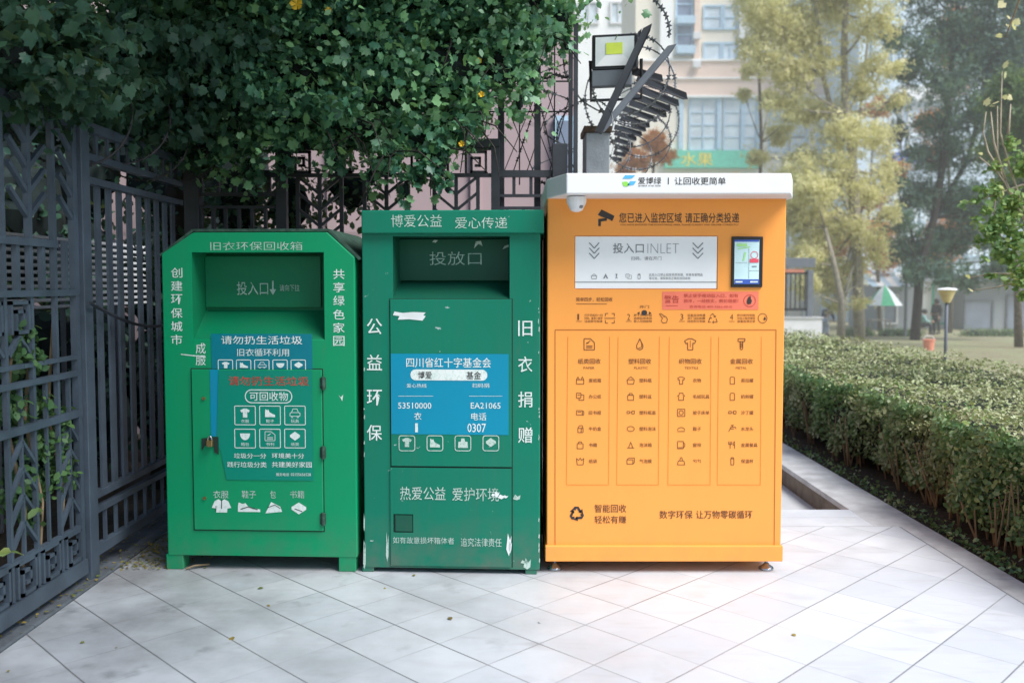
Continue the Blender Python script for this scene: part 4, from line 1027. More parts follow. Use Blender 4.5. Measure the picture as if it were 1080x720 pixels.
# white louvred screen behind the left fence
ls = empty('louvred_screen', (-3.1, 4.6, 0), 'white louvred metal screen seen through the left fence', 'screen')
mb = MB()
for i in range(11):
    z = 1.36 + i*.046; mb.bar((0, 0, z), (0, 3.3, z), .02, .012, (1, 0, .6))
mb.build('slats', 'whitewall', ls)
mb = MB()
for s_ in (0, .82, 1.65, 2.5, 3.3): mb.box(-.03, -.006, s_-.015, s_+.015, 0, 1.86)
mb.build('frame', 'gategrey', ls)

def shrub(name, label, cat, cl, n, size, mat, kind='oval', group=None, core=True, stems=0, up=.4, shell=.45, tip=.4, corek=.62, base=None, split=False):
    c = base or cl[0][0]; o = empty(name, tuple(c), label, cat, group)
    C = Vector(c)
    rel = [(tuple(Vector(a) - C), r) for a, r in cl]
    use = rel
    if split:
        use = []
        for c0, r0 in rel:
            for j in range(9):
                dd = Vector((R.gauss(0,1), R.gauss(0,1), R.gauss(0,1))).normalized()*R.uniform(.35, 1.02); q_ = R.uniform(.22, .55)
                use.append(((c0[0]+dd.x*r0[0], c0[1]+dd.y*r0[1], c0[2]+dd.z*r0[2]), (r0[0]*q_*1.15, r0[1]*q_, r0[2]*q_*.75)))
    pos, d = in_ellipsoids(use, n, shell); leaf_object('crown', pos, size, mat, kind, o, nrm=d*(.5 if split else 1), up=up, tipdown=tip)
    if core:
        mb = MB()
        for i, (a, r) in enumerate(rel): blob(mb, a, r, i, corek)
        mb.build('crown_shade', 'core', o)  # solid dark lumps, the shade inside the leaves put into their colour
    return o, rel
# overhanging canopy: clumps given where they hang, x,z from the picture at their depth
def clp(lst): return [(tuple(P(px, py, Y)), (rx, ry, rz)) for px, py, Y, rx, ry, rz in lst]
can = clp([(250,30,6.0,.75,.6,.5),(330,20,5.9,.7,.6,.55),(420,15,6.0,.75,.6,.5),(500,5,6.1,.6,.5,.42),(560,5,6.1,.3,.4,.25),(565,40,6.1,.16,.2,.14),
           (470,75,5.9,.5,.4,.36),(530,70,5.95,.28,.3,.22),(400,90,5.9,.5,.5,.35),(320,90,5.8,.5,.5,.38),(250,100,5.8,.45,.5,.36),
           (480,130,5.85,.22,.25,.17),(440,140,5.85,.25,.25,.18),(370,135,5.9,.35,.3,.16),(412,168,5.7,.12,.12,.13),(462,168,5.75,.13,.14,.16),(440,190,5.72,.05,.06,.06),
           (230,150,5.9,.25,.3,.2),(300,125,5.8,.3,.3,.2),(590,18,6.0,.13,.15,.12),(505,112,5.9,.15,.16,.12),(300,168,5.8,.09,.1,.16),(352,160,5.8,.08,.1,.17),(392,185,5.72,.05,.06,.13),(428,200,5.72,.04,.05,.11),(560,82,5.9,.08,.1,.1),(548,108,5.9,.05,.08,.1),(472,196,5.7,.05,.05,.1),(262,178,5.9,.08,.1,.14),(598,45,6.0,.06,.08,.1),(455,-60,5.8,1.2,.9,.6),(300,-60,5.6,1.1,1.0,.6)])
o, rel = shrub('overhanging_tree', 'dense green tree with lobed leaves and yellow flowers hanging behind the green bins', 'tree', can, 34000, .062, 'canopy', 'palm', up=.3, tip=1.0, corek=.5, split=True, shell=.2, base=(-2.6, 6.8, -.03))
tb = MB()
root = Vector(o.location)
tb.tube([(0,0,0),(.1,0,1.2),(.15,-.1,2.2),(.5,-.3,3.2),(1.2,-.6,3.8)], [.16,.14,.12,.09,.05], 8)
for i in (0, 1, 2, 3, 6, 8, 9, 10): tb.tube([(.5,-.3,3.0), (Vector((.5,-.3,3.0)) + Vector(rel[i][0]))/2 + Vector((0,0,.25)), rel[i][0]], [.05,.035,.015], 5)
for i in range(60):
    c0, r0 = R.choice(rel[:20]); a_ = Vector(c0) + Vector((R.gauss(0,.5)*r0[0], -abs(R.gauss(0,.5))*r0[1], R.gauss(0,.4)*r0[2])); e_ = a_ + Vector((R.gauss(.05,.15), R.uniform(-.3,.05), -R.uniform(.1,.35)))
    tb.tube([a_, a_.lerp(e_, .5) + Vector((.02, 0, .05)), e_], [.006, .005, .003], 4)
tb.build('trunk', 'barkdark', o, smooth=True)
fm = MB()
for px, py in ((313,5),(508,100),(487,152),(347,12),(505,65),(301,113)):
    q = P(px, py, 5.3 if py < 60 else 5.6) - root; s_ = .035 if py < 20 and px == 313 else .018
    for k in range(5):
        a_ = k*1.257; fm.add([q, q+Vector((math.cos(a_)*s_, -.01, math.sin(a_)*s_)), q+Vector((math.cos(a_+.6)*s_*1.1, -.02, math.sin(a_+.6)*s_*1.1)), q+Vector((math.cos(a_+1.1)*s_*.9, -.01, math.sin(a_+1.1)*s_*.9))], [(0,1,2,3)])
fm.build('flowers', 'flower', o)
can2 = clp([(10,50,3.7,.45,.5,.3),(60,45,4.1,.4,.5,.3),(20,100,3.9,.16,.3,.1),(75,92,4.3,.25,.4,.16),(110,100,4.8,.25,.4,.18),(145,140,5.2,.14,.25,.15),(30,60,4.6,.7,.8,.5),(120,50,5.0,.7,.8,.5),(190,40,5.6,.6,.6,.5),(80,110,5.4,.3,.6,.12),(160,120,5.6,.35,.5,.28),(200,150,6.0,.28,.3,.3),(20,130,5.0,.4,.4,.15)]) + \
       [((-2.9,3.2,3.4),(.9,1.4,.5)),((-1.6,4.6,3.9),(1.0,1.2,.45)),((-2.6,1.6,3.5),(.9,1.2,.5)),((-3.2,4.6,3.3),(.8,1.8,.6)),((-2.0,3.2,4.2),(1.0,1.2,.4)),((-1.9,2.2,4.1),(1.0,1.2,.4)),((-1.5,3.6,4.6),(1.2,1.2,.45)),((-2.2,.8,4.2),(1.2,1.3,.5)),((-.7,4.3,4.3),(.9,1.0,.4)),((.75,2.1,3.7),(.85,.6,.3)),((.1,1.6,3.8),(.8,.7,.3)),((-.1,3.0,4.3),(.8,.6,.3))]  # unseen clumps added overhead to cast shade on the left
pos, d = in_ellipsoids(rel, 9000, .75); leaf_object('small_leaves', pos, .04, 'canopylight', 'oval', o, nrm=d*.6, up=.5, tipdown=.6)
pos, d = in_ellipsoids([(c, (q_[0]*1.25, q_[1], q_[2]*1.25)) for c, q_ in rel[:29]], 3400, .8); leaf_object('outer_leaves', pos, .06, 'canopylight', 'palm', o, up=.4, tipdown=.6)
o, rel = shrub('overhanging_tree', 'very dark shaded tree over the left fence, razor wire running through it, unseen clumps added for shade', 'tree', can2, 42000, .066, 'canopydark', 'palm', up=.3, tip=1.0, corek=.22, split=True, shell=.2, base=(-3.3, 5.4, -.03))
MB().tube([(0,0,0),(.05,0,1.5),(.2,-.1,2.4),(.5,-.4,3.2)], [.14,.12,.1,.06], 8).build('trunk', 'barkdark', o, smooth=True)
# dark shrubs behind the left fence and the corner
hb = [((-3.6, y, z), (.45, .6, .45)) for y in (3.6, 4.6, 5.6, 6.6, 7.6) for z in (.4, 1.0)] + [((-4.2, y, 2.1), (.5, .7, .6)) for y in (4, 5.2, 6.4, 7.6)] + [((x, 7.9, z), (.5, .35, .6)) for x in (-4.6, -3.8, -3.0, -2.5) for z in (.6, 1.6, 2.6, 3.4)]
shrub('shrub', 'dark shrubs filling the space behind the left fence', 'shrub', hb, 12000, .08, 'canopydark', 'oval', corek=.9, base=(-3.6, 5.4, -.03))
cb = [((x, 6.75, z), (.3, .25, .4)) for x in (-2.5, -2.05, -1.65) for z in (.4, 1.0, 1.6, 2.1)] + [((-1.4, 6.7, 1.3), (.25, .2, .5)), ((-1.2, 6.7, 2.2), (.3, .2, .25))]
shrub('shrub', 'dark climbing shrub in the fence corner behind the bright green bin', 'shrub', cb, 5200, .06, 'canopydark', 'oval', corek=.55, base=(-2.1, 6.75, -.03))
# ivy woven through the near fence
iv = []
for px, py, r in ((15,372,.1),(8,355,.08),(30,380,.08),(10,430,.09),(33,425,.09),(55,455,.09),(40,470,.08),(62,480,.07),(20,500,.06),(50,505,.07),(45,430,.06),(65,500,.05),(12,520,.06),(28,545,.06),(60,440,.05),(22,350,.05),(38,520,.05)):
    iv.append((tuple(PX(px, py, XF - .05)), (.07, r, r*1.1)))
o, rel = shrub('ivy', 'green ivy climbing through the near left fence', 'ivy', iv, 2000, .04, 'ivy', 'oval', core=False, shell=.1, up=.2, base=(XF, 4.1, .0))
tb = MB()
for y0 in (-.15, .0, .2): tb.tube([(-.03, y0, 0), (-.02, y0+.05, .5), (-.04, y0-.04, .9), (-.03, y0+.02, 1.35)], .008, 5)
tb.build('stem', 'twig', o)
q = PX(41, 535, XF+.05); leaf_object('bright_leaves', [tuple(q - Vector(o.location))] * 2 + [tuple(PX(12, 582, XF+.05) - Vector(o.location))] * 3, .06, 'fresh', 'oval', o)

# ================================================================== HEDGE
hd_ = empty('hedge', (2.75, 8, 0), 'wide clipped green hedge behind the kerb right of the orange machine', 'hedge')
HX0, HX1, HY0, HY1, HZ = 2.76, 5.4, 2.2, 16.8, .64
def hside(y): return HX0 + .05*math.sin(y*2.1) + .04*math.sin(y*5.3+1)
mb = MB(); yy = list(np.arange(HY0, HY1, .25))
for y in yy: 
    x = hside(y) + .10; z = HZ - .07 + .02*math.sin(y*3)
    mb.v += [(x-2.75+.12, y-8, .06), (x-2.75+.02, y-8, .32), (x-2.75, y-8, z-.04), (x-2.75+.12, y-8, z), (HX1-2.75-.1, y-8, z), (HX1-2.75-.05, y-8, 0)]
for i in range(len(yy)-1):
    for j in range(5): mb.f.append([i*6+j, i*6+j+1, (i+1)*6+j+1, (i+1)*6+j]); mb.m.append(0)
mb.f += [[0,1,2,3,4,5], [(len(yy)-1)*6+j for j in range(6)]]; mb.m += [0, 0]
mb.build('inner_shade', 'hedgecore', hd_)  # solid dark core that paints the shade inside the hedge
# side leaves, dense near the camera
def dens(lo, hi, n, p=1.6):
    u = rng.random(n); a, b_ = lo**(1-p), hi**(1-p); return (a + u*(b_-a))**(1/(1-p))
n = 36000; y = dens(3.6, HY1, n, 1.5); z = HZ * (1 - rng.random(n)**1.45*.88) ; z += rng.normal(0, .015, n)
x = np.array([hside(t) for t in y]) + .02 + np.abs(rng.normal(0, .045, n)) + (HZ - z)*.16 - .04*np.sin(y*9 + z*11) 
nr = np.tile(np.array([-1., -.25, .35]), (n, 1))
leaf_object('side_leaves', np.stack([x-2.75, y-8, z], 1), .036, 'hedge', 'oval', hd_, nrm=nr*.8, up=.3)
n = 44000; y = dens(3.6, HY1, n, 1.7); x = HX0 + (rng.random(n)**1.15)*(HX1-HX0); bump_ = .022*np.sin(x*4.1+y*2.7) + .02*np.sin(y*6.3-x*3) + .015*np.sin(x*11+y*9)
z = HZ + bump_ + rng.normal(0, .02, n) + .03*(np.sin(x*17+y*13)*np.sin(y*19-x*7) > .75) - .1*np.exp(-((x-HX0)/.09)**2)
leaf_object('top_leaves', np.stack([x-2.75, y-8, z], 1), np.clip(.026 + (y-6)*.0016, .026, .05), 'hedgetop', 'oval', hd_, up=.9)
n = 500; y = dens(3.6, 12, n, 1.6); x = np.array([hside(t) for t in y]) + rng.random(n)*.5; leaf_object('shoots', np.stack([x-2.75, y-8, HZ + rng.random(n)*.055], 1), .03, 'fresh', 'oval', hd_, up=.1, tipdown=-1)
tb = MB()
for i in range(170):
    y = float(dens(3.7, 12, 1, 1.5)[0]); x = hside(y) + .1 + R.random()*.22; lean = R.gauss(0, .06)
    for k in range(R.choice((1, 2, 3))):
        dx, dy = R.gauss(-.02, .06), R.gauss(0, .09)
        tb.tube([(x-2.75, y-8, -.03), (x-2.75+dx*.4, y-8+dy*.5, .14), (x-2.75+dx, y-8+dy, .4)], [.007, .006, .004], 5)
tb.build('stems', 'twig', hd_)
tag(leaf_object('ground_cover', np.stack([2.62+np.abs(rng.normal(0,.07,1500)), dens(4, 15, 1500, 1.5), -.01+np.abs(rng.normal(0,.02,1500))], 1), .028, 'hedge', 'oval'), 'low leafy weeds along the kerb', 'ground cover', kind='stuff')

# fallen leaves
n = 16; lp = []
for i in range(n):
    if i < 9: lp.append((R.uniform(-2.05, -.2), R.uniform(3.3, 4.7), .004))
    elif i < 11: lp.append((R.uniform(-.2, 1.8), R.uniform(3.3, 4.6), .004))
    else: lp.append((R.uniform(-2.06, -1.8), R.uniform(4.6, 5.5), .006))
tag(leaf_object('leaf_litter', lp, .028, 'litter', 'oval', up=3), 'small yellow brown leaves scattered on the paving', 'fallen leaves', kind='stuff')
dn = 900; dx = np.concatenate([-2.1 + np.abs(rng.normal(0, .18, dn)), rng.uniform(-2.3, -2.1, 300)]); dy = np.concatenate([rng.uniform(4.7, 5.9, dn), rng.uniform(3.5, 5.9, 300)])
tag(leaf_object('leaf_litter', np.stack([dx, dy, np.where(dx < -2.1, .016, .004)+rng.random(dn+300)*.01], 1), .02, 'litter', 'quad', up=2), 'drift of dead leaves and dirt in the fence corner', 'fallen leaves', kind='stuff')
mb = MB().tube([G(196, 601)+Vector((0,0,.008)), G(205, 600)+Vector((0,0,.02)), G(221, 597)+Vector((0,0,.012))], .005, 6); tag(mb.build('stick', 'twig'), 'thin pale stick lying by the left foot of the bright green bin', 'stick')

# ================================================================== PARK BEHIND
def gp(px, Y): return Vector((P(px, 340, Y).x, Y, gz(Y)))
# garden lamp
g = gp(998, 14.5); lo = empty('garden_lamp', tuple(g), 'short garden lamp post with an inverted cone shade behind the hedge', 'lamp'); zt = P(998, 304, 14.5).z - g.z
MB().tube([(0,0,-.05), (0,0,zt-.2)], .025, 10).build('post', 'gategrey', lo, smooth=True)
MB().lathe((0,0,0), [(.05, zt-.23), (.065, zt-.2), (.135, zt-.03), (.13, zt-.03)], 16).build('shade', 'lampyellow', lo)
MB().lathe((0,0,0), [(.15, zt-.032), (.155, zt-.02), (.12, zt), (.02, zt+.01)], 16).build('cap', 'palewall', lo)
# low white wall and dark gate frame
w0, w1 = P(770, 340, 30).x, P(867, 340, 30).x; zt = P(850, 334, 30).z
o = empty('garden_wall', (w0, 30, gz(30)), 'low white plastered wall right of the orange machine', 'wall')
MB().box(0, w1-w0, 0, .3, -.05, zt-gz(30)-.06).build('wall', 'whitewall', o); MB().box(-.03, w1-w0+.04, -.04, .34, zt-gz(30)-.058, zt-gz(30)).build('coping', 'kerb', o)
o = empty('gate_frame', (w0, 30.15, zt), 'dark grey gate frame with upright bars standing on the white wall', 'gate')
gx = P(857, 300, 30.15).x - w0; gh = P(850, 272, 30.15).z - zt; s_ = 30.15/950
MB().box(gx-6*s_, gx, -.1, .1, .0, gh-.4).box(0, gx+.05, -.12, .12, gh-10*s_, gh).build('frame', 'gategrey', o, .01)
mb = MB(); xx = gx - 8*s_
while xx > .3: mb.box(xx-.02, xx+.02, -.02, .02, .25, gh-14*s_); xx -= .16
mb.box(0, gx-6*s_, -.03, .03, .2, .28).box(0, gx-6*s_, -.03, .03, gh-17*s_, gh-15*s_).build('bars', 'black', o)
MB().box(gx-1.3, gx-.3, -.05, -.035, gh-15*s_, gh-11.5*s_).build('banner', 'box_orange', o)
# far grey and white low buildings
def windowed(name, label, Y, px0, px1, pytop, pybot, mat, wins, d=8, extra=None, zb=None, cat='building', group=None):
    """flat-fronted building at depth Y, windows from picture rectangles (x0,y0,x1,y1,cols,rows)"""
    a, b_ = P(px0, pybot, Y), P(px1, pytop, Y); z0 = gz(Y) if zb is None else zb
    o = empty(name, (a.x, Y, z0), label, cat, group)
    MB().box(0, b_.x-a.x, 0, d, -.1, b_.z-z0).build('wall', mat, o)
    for w in wins:
        x0, y0, x1, y1, c, r = w[:6]; fm = w[6] if len(w) > 6 else 'frame_blue'; gm = w[7] if len(w) > 7 else 'glass'
        p, q = P(x0, y1, Y), P(x1, y0, Y); X0, X1, Z0, Z1 = p.x-a.x, q.x-a.x, p.z-z0, q.z-z0; t = .12*Y/60
        mb = MB().box(X0, X1, -t, -.002, Z0-t, Z0).box(X0, X1, -t, -.002, Z1, Z1+t).box(X0-t, X0, -t, -.002, Z0-t, Z1+t).box(X1, X1+t, -t, -.002, Z0-t, Z1+t)
        for i in range(1, c): xm = X0 + (X1-X0)*i/c; mb.box(xm-t*.35, xm+t*.35, -t*.8, -.02, Z0, Z1)
        for i in range(1, r): zm = Z0 + (Z1-Z0)*i/r; mb.box(X0, X1, -t*.75, -.02, zm-t*.3, zm+t*.3)
        wo = mb.build('window', fm, o); MB().box(X0, X1, -.02, -.004, Z0, Z1).build('pane', gm, wo)
    return o, a, z0
Yb = 62
o, a0, z0 = windowed('apartment_building', 'cream and peach apartment building behind the floodlight, shop sign at its foot', Yb, 668, 905, -330, 345, 'cream',
    [(743,8,760,30,1,2),(764,8,776,30,1,2),(714,-10,729,20,1,2,'frame_blue','glassdark'),(714,22,729,52,1,2,'frame_blue','glassdark'),(743,47,759,63,1,1),(763,47,776,63,2,1),(804,48,818,60,1,1),(811,74,825,92,1,1,'frame_blue','glassdark'),
     (728,106,755,158,2,4),(764,106,781,158,1,4),(784,106,797,158,1,4),(811,-60,826,-20,1,2),(743,-60,776,-30,2,1),(840,60,856,92,1,2),(840,0,856,30,1,2),(862,106,880,160,1,4),(812,108,850,160,2,3),(714,-60,729,-25,1,2),(743,-130,776,-95,2,2),(780,190,850,300,3,3),(860,190,895,300,2,3)])
def band(px0, px1, py0, py1, mat, dep=.25, name='band', Y=Yb, o_=None, a_=None, zz=None):
    o_ = o_ or o; a_ = a_ or a0; zz = z0 if zz is None else zz
    p, q = P(px0, py1, Y), P(px1, py0, Y); return MB().box(p.x-a_.x, q.x-a_.x, -dep, -.003, p.z-zz, q.z-zz).build(name, mat, o_)
band(668, 905, 66, 83, 'peach', .3); band(668, 905, 84.5, 102, 'peach', .22); band(668, 905, 64, 66, 'palewall', .45, 'cornice'); band(668, 905, 83, 84.5, 'palewall', .4, 'cornice'); band(668, 905, 102, 104, 'palewall', .45, 'cornice')
band(695, 712, -330, 64, 'palewall', .5, 'pilaster'); band(731, 741, -330, 64, 'peach', .35, 'pilaster'); band(778, 796, -330, 64, 'palewall', .4, 'pilaster')
for y in (52, 21): band(712, 731, y-1, y+7, 'frame_blue', .8, 'balcony')
for x in (718, 758, 783, 800): band(x-2.5, x+2.5, 104, 158, 'frame_blue', .2, 'pilaster')
for x, y in ((733, 40), (733, 70), (790, 52), (850, 40), (800, 22)):
    p_, q_ = P(x-4, y+4, Yb), P(x+4, y-3, Yb); MB().box(p_.x-a0.x, q_.x-a0.x, -.75, -.45, p_.z-z0, q_.z-z0).build('air_conditioner', 'whitewall', o, .02)
sg = band(700, 800, 160, 178, 'signgreen', .6, 'sign'); 
v2, f2_ = text2d('水果', .04); p_, q_ = P(718, 175, Yb-.62), P(752, 161, Yb-.62)
MB().add([(p_.x-a0.x+u*(q_.x-p_.x), -.63, p_.z-z0+v*(q_.z-p_.z)) for u, v in v2], f2_).build('lettering', 'signyellow', sg)
o2, a2, z2 = windowed('pale_building', 'very pale tall building far behind the floodlight', 95, 585, 690, -500, 345, 'palewall',
    [(612,4,630,24,2,1,'whitewall'),(645,4,660,24,2,1,'whitewall'),(612,-40,630,-18,2,1,'whitewall'),(645,-40,660,-18,2,1,'whitewall'),(668,40,680,60,1,1,'whitewall'),(668,5,680,25,1,1,'whitewall')])
o3, a3, z3 = windowed('shop_building', 'pale blue fronted shop building seen between the trees', 56, 900, 1200, -260, 345, 'bluewall',
    [(958,115,972,160,1,3,'whitewall'),(976,115,992,160,1,3,'whitewall'),(1065,40,1085,66,1,1,'whitewall','glassdark'),(1065,105,1085,122,1,1,'whitewall','glassdark'),(1040,40,1058,66,1,1),(925,115,950,160,2,3,'whitewall'),(920,40,940,70,1,2),(950,40,970,70,1,2),(985,40,1005,70,1,2),(930,200,990,270,3,2),(1000,200,1060,270,3,2)])
band(945, 1003, 92, 108, 'capwhite', .5, 'sign_band', 56, o3, a3, z3); band(940, 1000, 162, 172, 'dispblue', .5, 'sign_band', 56, o3, a3, z3)
band(905, 960, 283, 290, 'box_orange', .6, 'awning', 50, *( (o3, a3, z3) )) 
o4, a4, z4 = windowed('shed', 'low grey shed with dark openings behind the garden lamp', 47, 1017, 1130, 297, 350, 'greywall', [(1017.5,318,1046,346,1,1,'gategrey','glassdark'),(1062,312,1090,346,2,1,'gategrey','glassdark')], 5)
MB().prism([(-.6, P(1017,290,47).z-z4), (6.2, P(1017,290,47).z-z4), (6.2, P(1017,297,47).z-z4+.02), (-.6, P(1017,297,47).z-z4+.02)], -.8, 5).build('roof', 'gategrey', o4)
o5, a5, z5 = windowed('kiosk', 'pale green walled kiosk behind the standing person', 48.5, 970, 1014, 297, 350, 'palewall', [(984,300,1000,340,1,1,'signgreen','glass')], 4)
MB().prism([(-.3, P(990,290,48).z-z5), (2.6, P(990,290,48).z-z5), (2.6, P(990,297,48).z-z5), (-.3, P(990,297,48).z-z5)], -.5, 4).build('roof', 'greywall', o5)
o6, a6, z6 = windowed('stall', 'dark stall with a pale blue striped awning behind the green umbrella', 47, 925, 966, 300, 350, 'greywall', [(930,312,945,340,1,1,'whitewall','glassdark')], 4)
p_, q_ = P(920, 302, 45.5), P(964, 288, 47)
mb = MB()
for i in range(8):
    xa, xb = p_.x + (q_.x-p_.x)*i/8 - a6.x, p_.x + (q_.x-p_.x)*(i+1)/8 - a6.x
    mb.add([(xa, -1.5, p_.z-z6), (xb, -1.5, p_.z-z6), (xb, 0, q_.z-z6), (xa, 0, q_.z-z6)], [(0,1,2,3)], i % 2)
mb.build('awning', ['frame_blue', 'capwhite'], o6)
# utility poles beside the cap of the orange machine
for px, lab, top in ((830, 'pale utility pole with two cross bars just right of the white cap', 135), (846.5, 'shorter pale utility pole with one cross bar, right of the taller one', 158)):
    g = gp(px, 44); o = empty('utility_pole', tuple(g), lab, 'pole'); zt = P(px, top, 44).z - g.z
    MB().tube([(0,0,-.1), (0,0,zt)], [.07,.05], 8).build('shaft', 'greywall', o)
    for dz in ((.5, 1.5) if top == 135 else (.4,)): MB().box(-.9, .7, -.06, .0, zt-dz, zt-dz+.09).build('cross_bar', 'gategrey', o)
for px, lab in ((955, 'slim dark post between the umbrella and the dark trunk'),):
    g = gp(px, 40); tag(MB().tube([g, g+Vector((0,0,3.4))], .07, 8).build('post', 'gategrey'), lab, 'post')

# umbrella with table
g = gp(932, 42); o = empty('patio_umbrella', tuple(g), 'green and white patio umbrella beyond the hedge', 'umbrella'); k = 42/950
zr, ztp = P(932, 322, 42).z-g.z, P(932, 300, 42).z-g.z
mb = MB(); n = 8; Rr = 18.5*k
for i in range(n):
    a, b_ = 2*math.pi*(i-.5)/n - math.pi/2 - .15, 2*math.pi*(i+.5)/n - math.pi/2 - .15
    ps = [(0,0,ztp)]
    for rr, zz in ((.45, .62), (.8, .22), (1, 0)):
        ps += [(Rr*rr*math.cos(a), Rr*rr*math.sin(a), zr+(ztp-zr)*zz), (Rr*rr*math.cos(b_), Rr*rr*math.sin(b_), zr+(ztp-zr)*zz)]
    mb.add(ps, [(0,1,2),(1,3,4,2),(3,5,6,4)], 0 if i % 2 == 0 else 1)
mb.build('canopy', ['umbgreen', 'umbwhite'], o); MB().tube([(0,0,0),(0,0,ztp+.08)], .03, 8).build('pole', 'capwhite', o)
g = gp(927, 41); o = empty('patio_table', tuple(g), 'small wooden table under the green and white umbrella', 'table')
MB().box(-.45, .45, -.3, .3, .7, .74).build('tabletop', 'barkpale', o)
for sx in (-.4, .4):
    for sy in (-.25, .25): MB().box(sx-.025, sx+.025, sy-.025, sy+.025, 0, .7).build('leg', 'barkpale', o)

# people
def skin(name, verts, edges, radii, mat, parent, root=0):
    me = bpy.data.meshes.new(name); me.from_pydata(verts, edges, []); me.materials.append(M[mat])
    o = bpy.data.objects.new(name, me); col.objects.link(o); o.parent = parent
    md = o.modifiers.new('skin', 'SKIN'); md.use_smooth_shade = True
    for i, r in enumerate(radii):
        sv = me.skin_vertices[0].data[i]; sv.radius = (r, r); sv.use_root = (i == root)
    s = o.modifiers.new('sub', 'SUBSURF'); s.levels = 1; s.render_levels = 2
    return o
def person(loc, rz, label, J, top, bottom, hairlen=.02, group=None):
    """J: joint positions: pelvis chest neck head shoulderL/R elbowL/R wristL/R hipL/R kneeL/R ankleL/R"""
    r = empty('person', loc, label, 'person', group, rz)
    K = ['pelvis','waist','chest','neck','head','crown','shL','elL','wrL','haL','shR','elR','wrR','haR','hiL','knL','anL','toL','hiR','knR','anR','toR']
    rad = [.13,.125,.14,.055,.095,.07,.06,.045,.032,.03,.06,.045,.032,.03,.09,.062,.042,.035,.09,.062,.042,.035]
    V = [J[k] for k in K]; E_ = [(0,1),(1,2),(2,3),(3,4),(4,5),(2,6),(6,7),(7,8),(8,9),(2,10),(10,11),(11,12),(12,13),(0,14),(14,15),(15,16),(16,17),(0,18),(18,19),(19,20),(20,21)]
    skin('body', V, E_, rad, 'skin', r)
    ix = [0,1,2,6,7,8,10,11,12]; mp = {v: i for i, v in enumerate(ix)}
    skin('jacket', [V[i] for i in ix], [(mp[a], mp[b]) for a, b in E_ if a in mp and b in mp], [.16,.155,.17,.085,.07,.055,.085,.07,.055], top, r)
    ix = [0,14,15,16,18,19,20]; mp = {v: i for i, v in enumerate(ix)}
    skin('trousers', [V[i] for i in ix], [(mp[a], mp[b]) for a, b in E_ if a in mp and b in mp], [.155,.11,.085,.07,.11,.085,.07], bottom, r)
    for s_ in ('L', 'R'):
        a, b_ = Vector(J['an'+s_]), Vector(J['to'+s_]); mb = MB(); mb.tube([a+Vector((0,.04,-.03)), a.lerp(b_, .6)+Vector((0,0,-.01)), b_+Vector((0,-.03,0))], [.055,.05,.035], 8); mb.build('shoe', 'black', r, smooth=True)
        h_ = Vector(J['ha'+s_]); w_ = Vector(J['wr'+s_]); d = (h_-w_).normalized(); q = d.cross(Vector((1,0,0))).normalized(); mb = MB()
        for i in range(4): mb.tube([h_+q*(.024*(i-1.5)), h_+d*.05+q*(.026*(i-1.5)), h_+d*.085+q*(.022*(i-1.5))+Vector((0,-.015,0))], [.011,.01,.008], 5)
        mb.tube([w_+q*.02+d*.03, w_+q*.055+d*.07], [.012,.009], 5); mb.build('fingers', 'skin', r, smooth=True)
    hc = Vector(J['head']) + Vector((0, .02, .04)); mb = MB()
    mb.lathe(hc, [(.112, -.05-hairlen), (.122, .0), (.112, .06), (.075, .105), (.02, .125)], 14); mb.build('hair', 'hair', r, smooth=True)
    fc = Vector(J['head']); fm = MB().tube([fc+Vector((0,-.1,0)), fc+Vector((0,-.125,-.02))], [.012,.018], 6)
    fm.build('nose', 'skin', r); em = MB()
    for sx in (-.035, .035): em.tube([fc+Vector((sx,-.09,.02)), fc+Vector((sx,-.105,.02))], .01, 6)
    em.build('eyes', 'hair', r)
    return r
ST_ = dict(pelvis=(0,0,.92), waist=(0,-.01,1.08), chest=(0,.0,1.28), neck=(0,.0,1.44), head=(0,-.02,1.54), crown=(0,-.01,1.62), shL=(-.17,0,1.36), elL=(-.22,.02,1.1), wrL=(-.16,-.16,.96), haL=(-.13,-.22,.95), shR=(.17,0,1.36), elR=(.23,.03,1.1), wrR=(.2,-.08,.88), haR=(.2,-.11,.81), hiL=(-.09,0,.86), knL=(-.1,-.03,.48), anL=(-.1,.02,.08), toL=(-.12,-.13,.04), hiR=(.09,0,.86), knR=(.1,.02,.48), anR=(.1,.06,.08), toR=(.12,-.09,.04))
g = gp(987.5, 43); person(tuple(g), math.radians(-60), 'person standing in long dark clothes beside the seated one', ST_, 'cloth_black', 'cloth_black', .07)
SIT = dict(pelvis=(0,.1,.46), waist=(0,.06,.6), chest=(0,-.02,.8), neck=(0,-.06,.95), head=(0,-.1,1.05), crown=(0,-.1,1.13), shL=(-.17,-.03,.88), elL=(-.22,-.14,.64), wrL=(-.12,-.34,.62), haL=(-.1,-.4,.62), shR=(.17,-.03,.88), elR=(.22,-.14,.64), wrR=(.12,-.34,.6), haR=(.1,-.4,.6), hiL=(-.1,.06,.46), knL=(-.12,-.36,.48), anL=(-.12,-.36,.08), toL=(-.13,-.5,.04), hiR=(.1,.06,.46), knR=(.12,-.36,.48), anR=(.12,-.34,.08), toR=(.13,-.48,.04))
g = gp(973, 42.5); person(tuple(g), math.radians(70), 'person in a pale teal top seated beyond the hedge', SIT, 'cloth_teal', 'cloth_black', .02)
o = empty('stool', tuple(g + Vector((-.1, -.02, 0))), 'low stool carrying the seated person', 'stool'); MB().box(-.18,.18,-.16,.16,.3,.335).build('seat','barkpale',o,.01)
for sx in (-.14,.14):
    for sy in (-.12,.12): MB().box(sx-.02,sx+.02,sy-.02,sy+.02,0,.3).build('leg','barkpale',o)
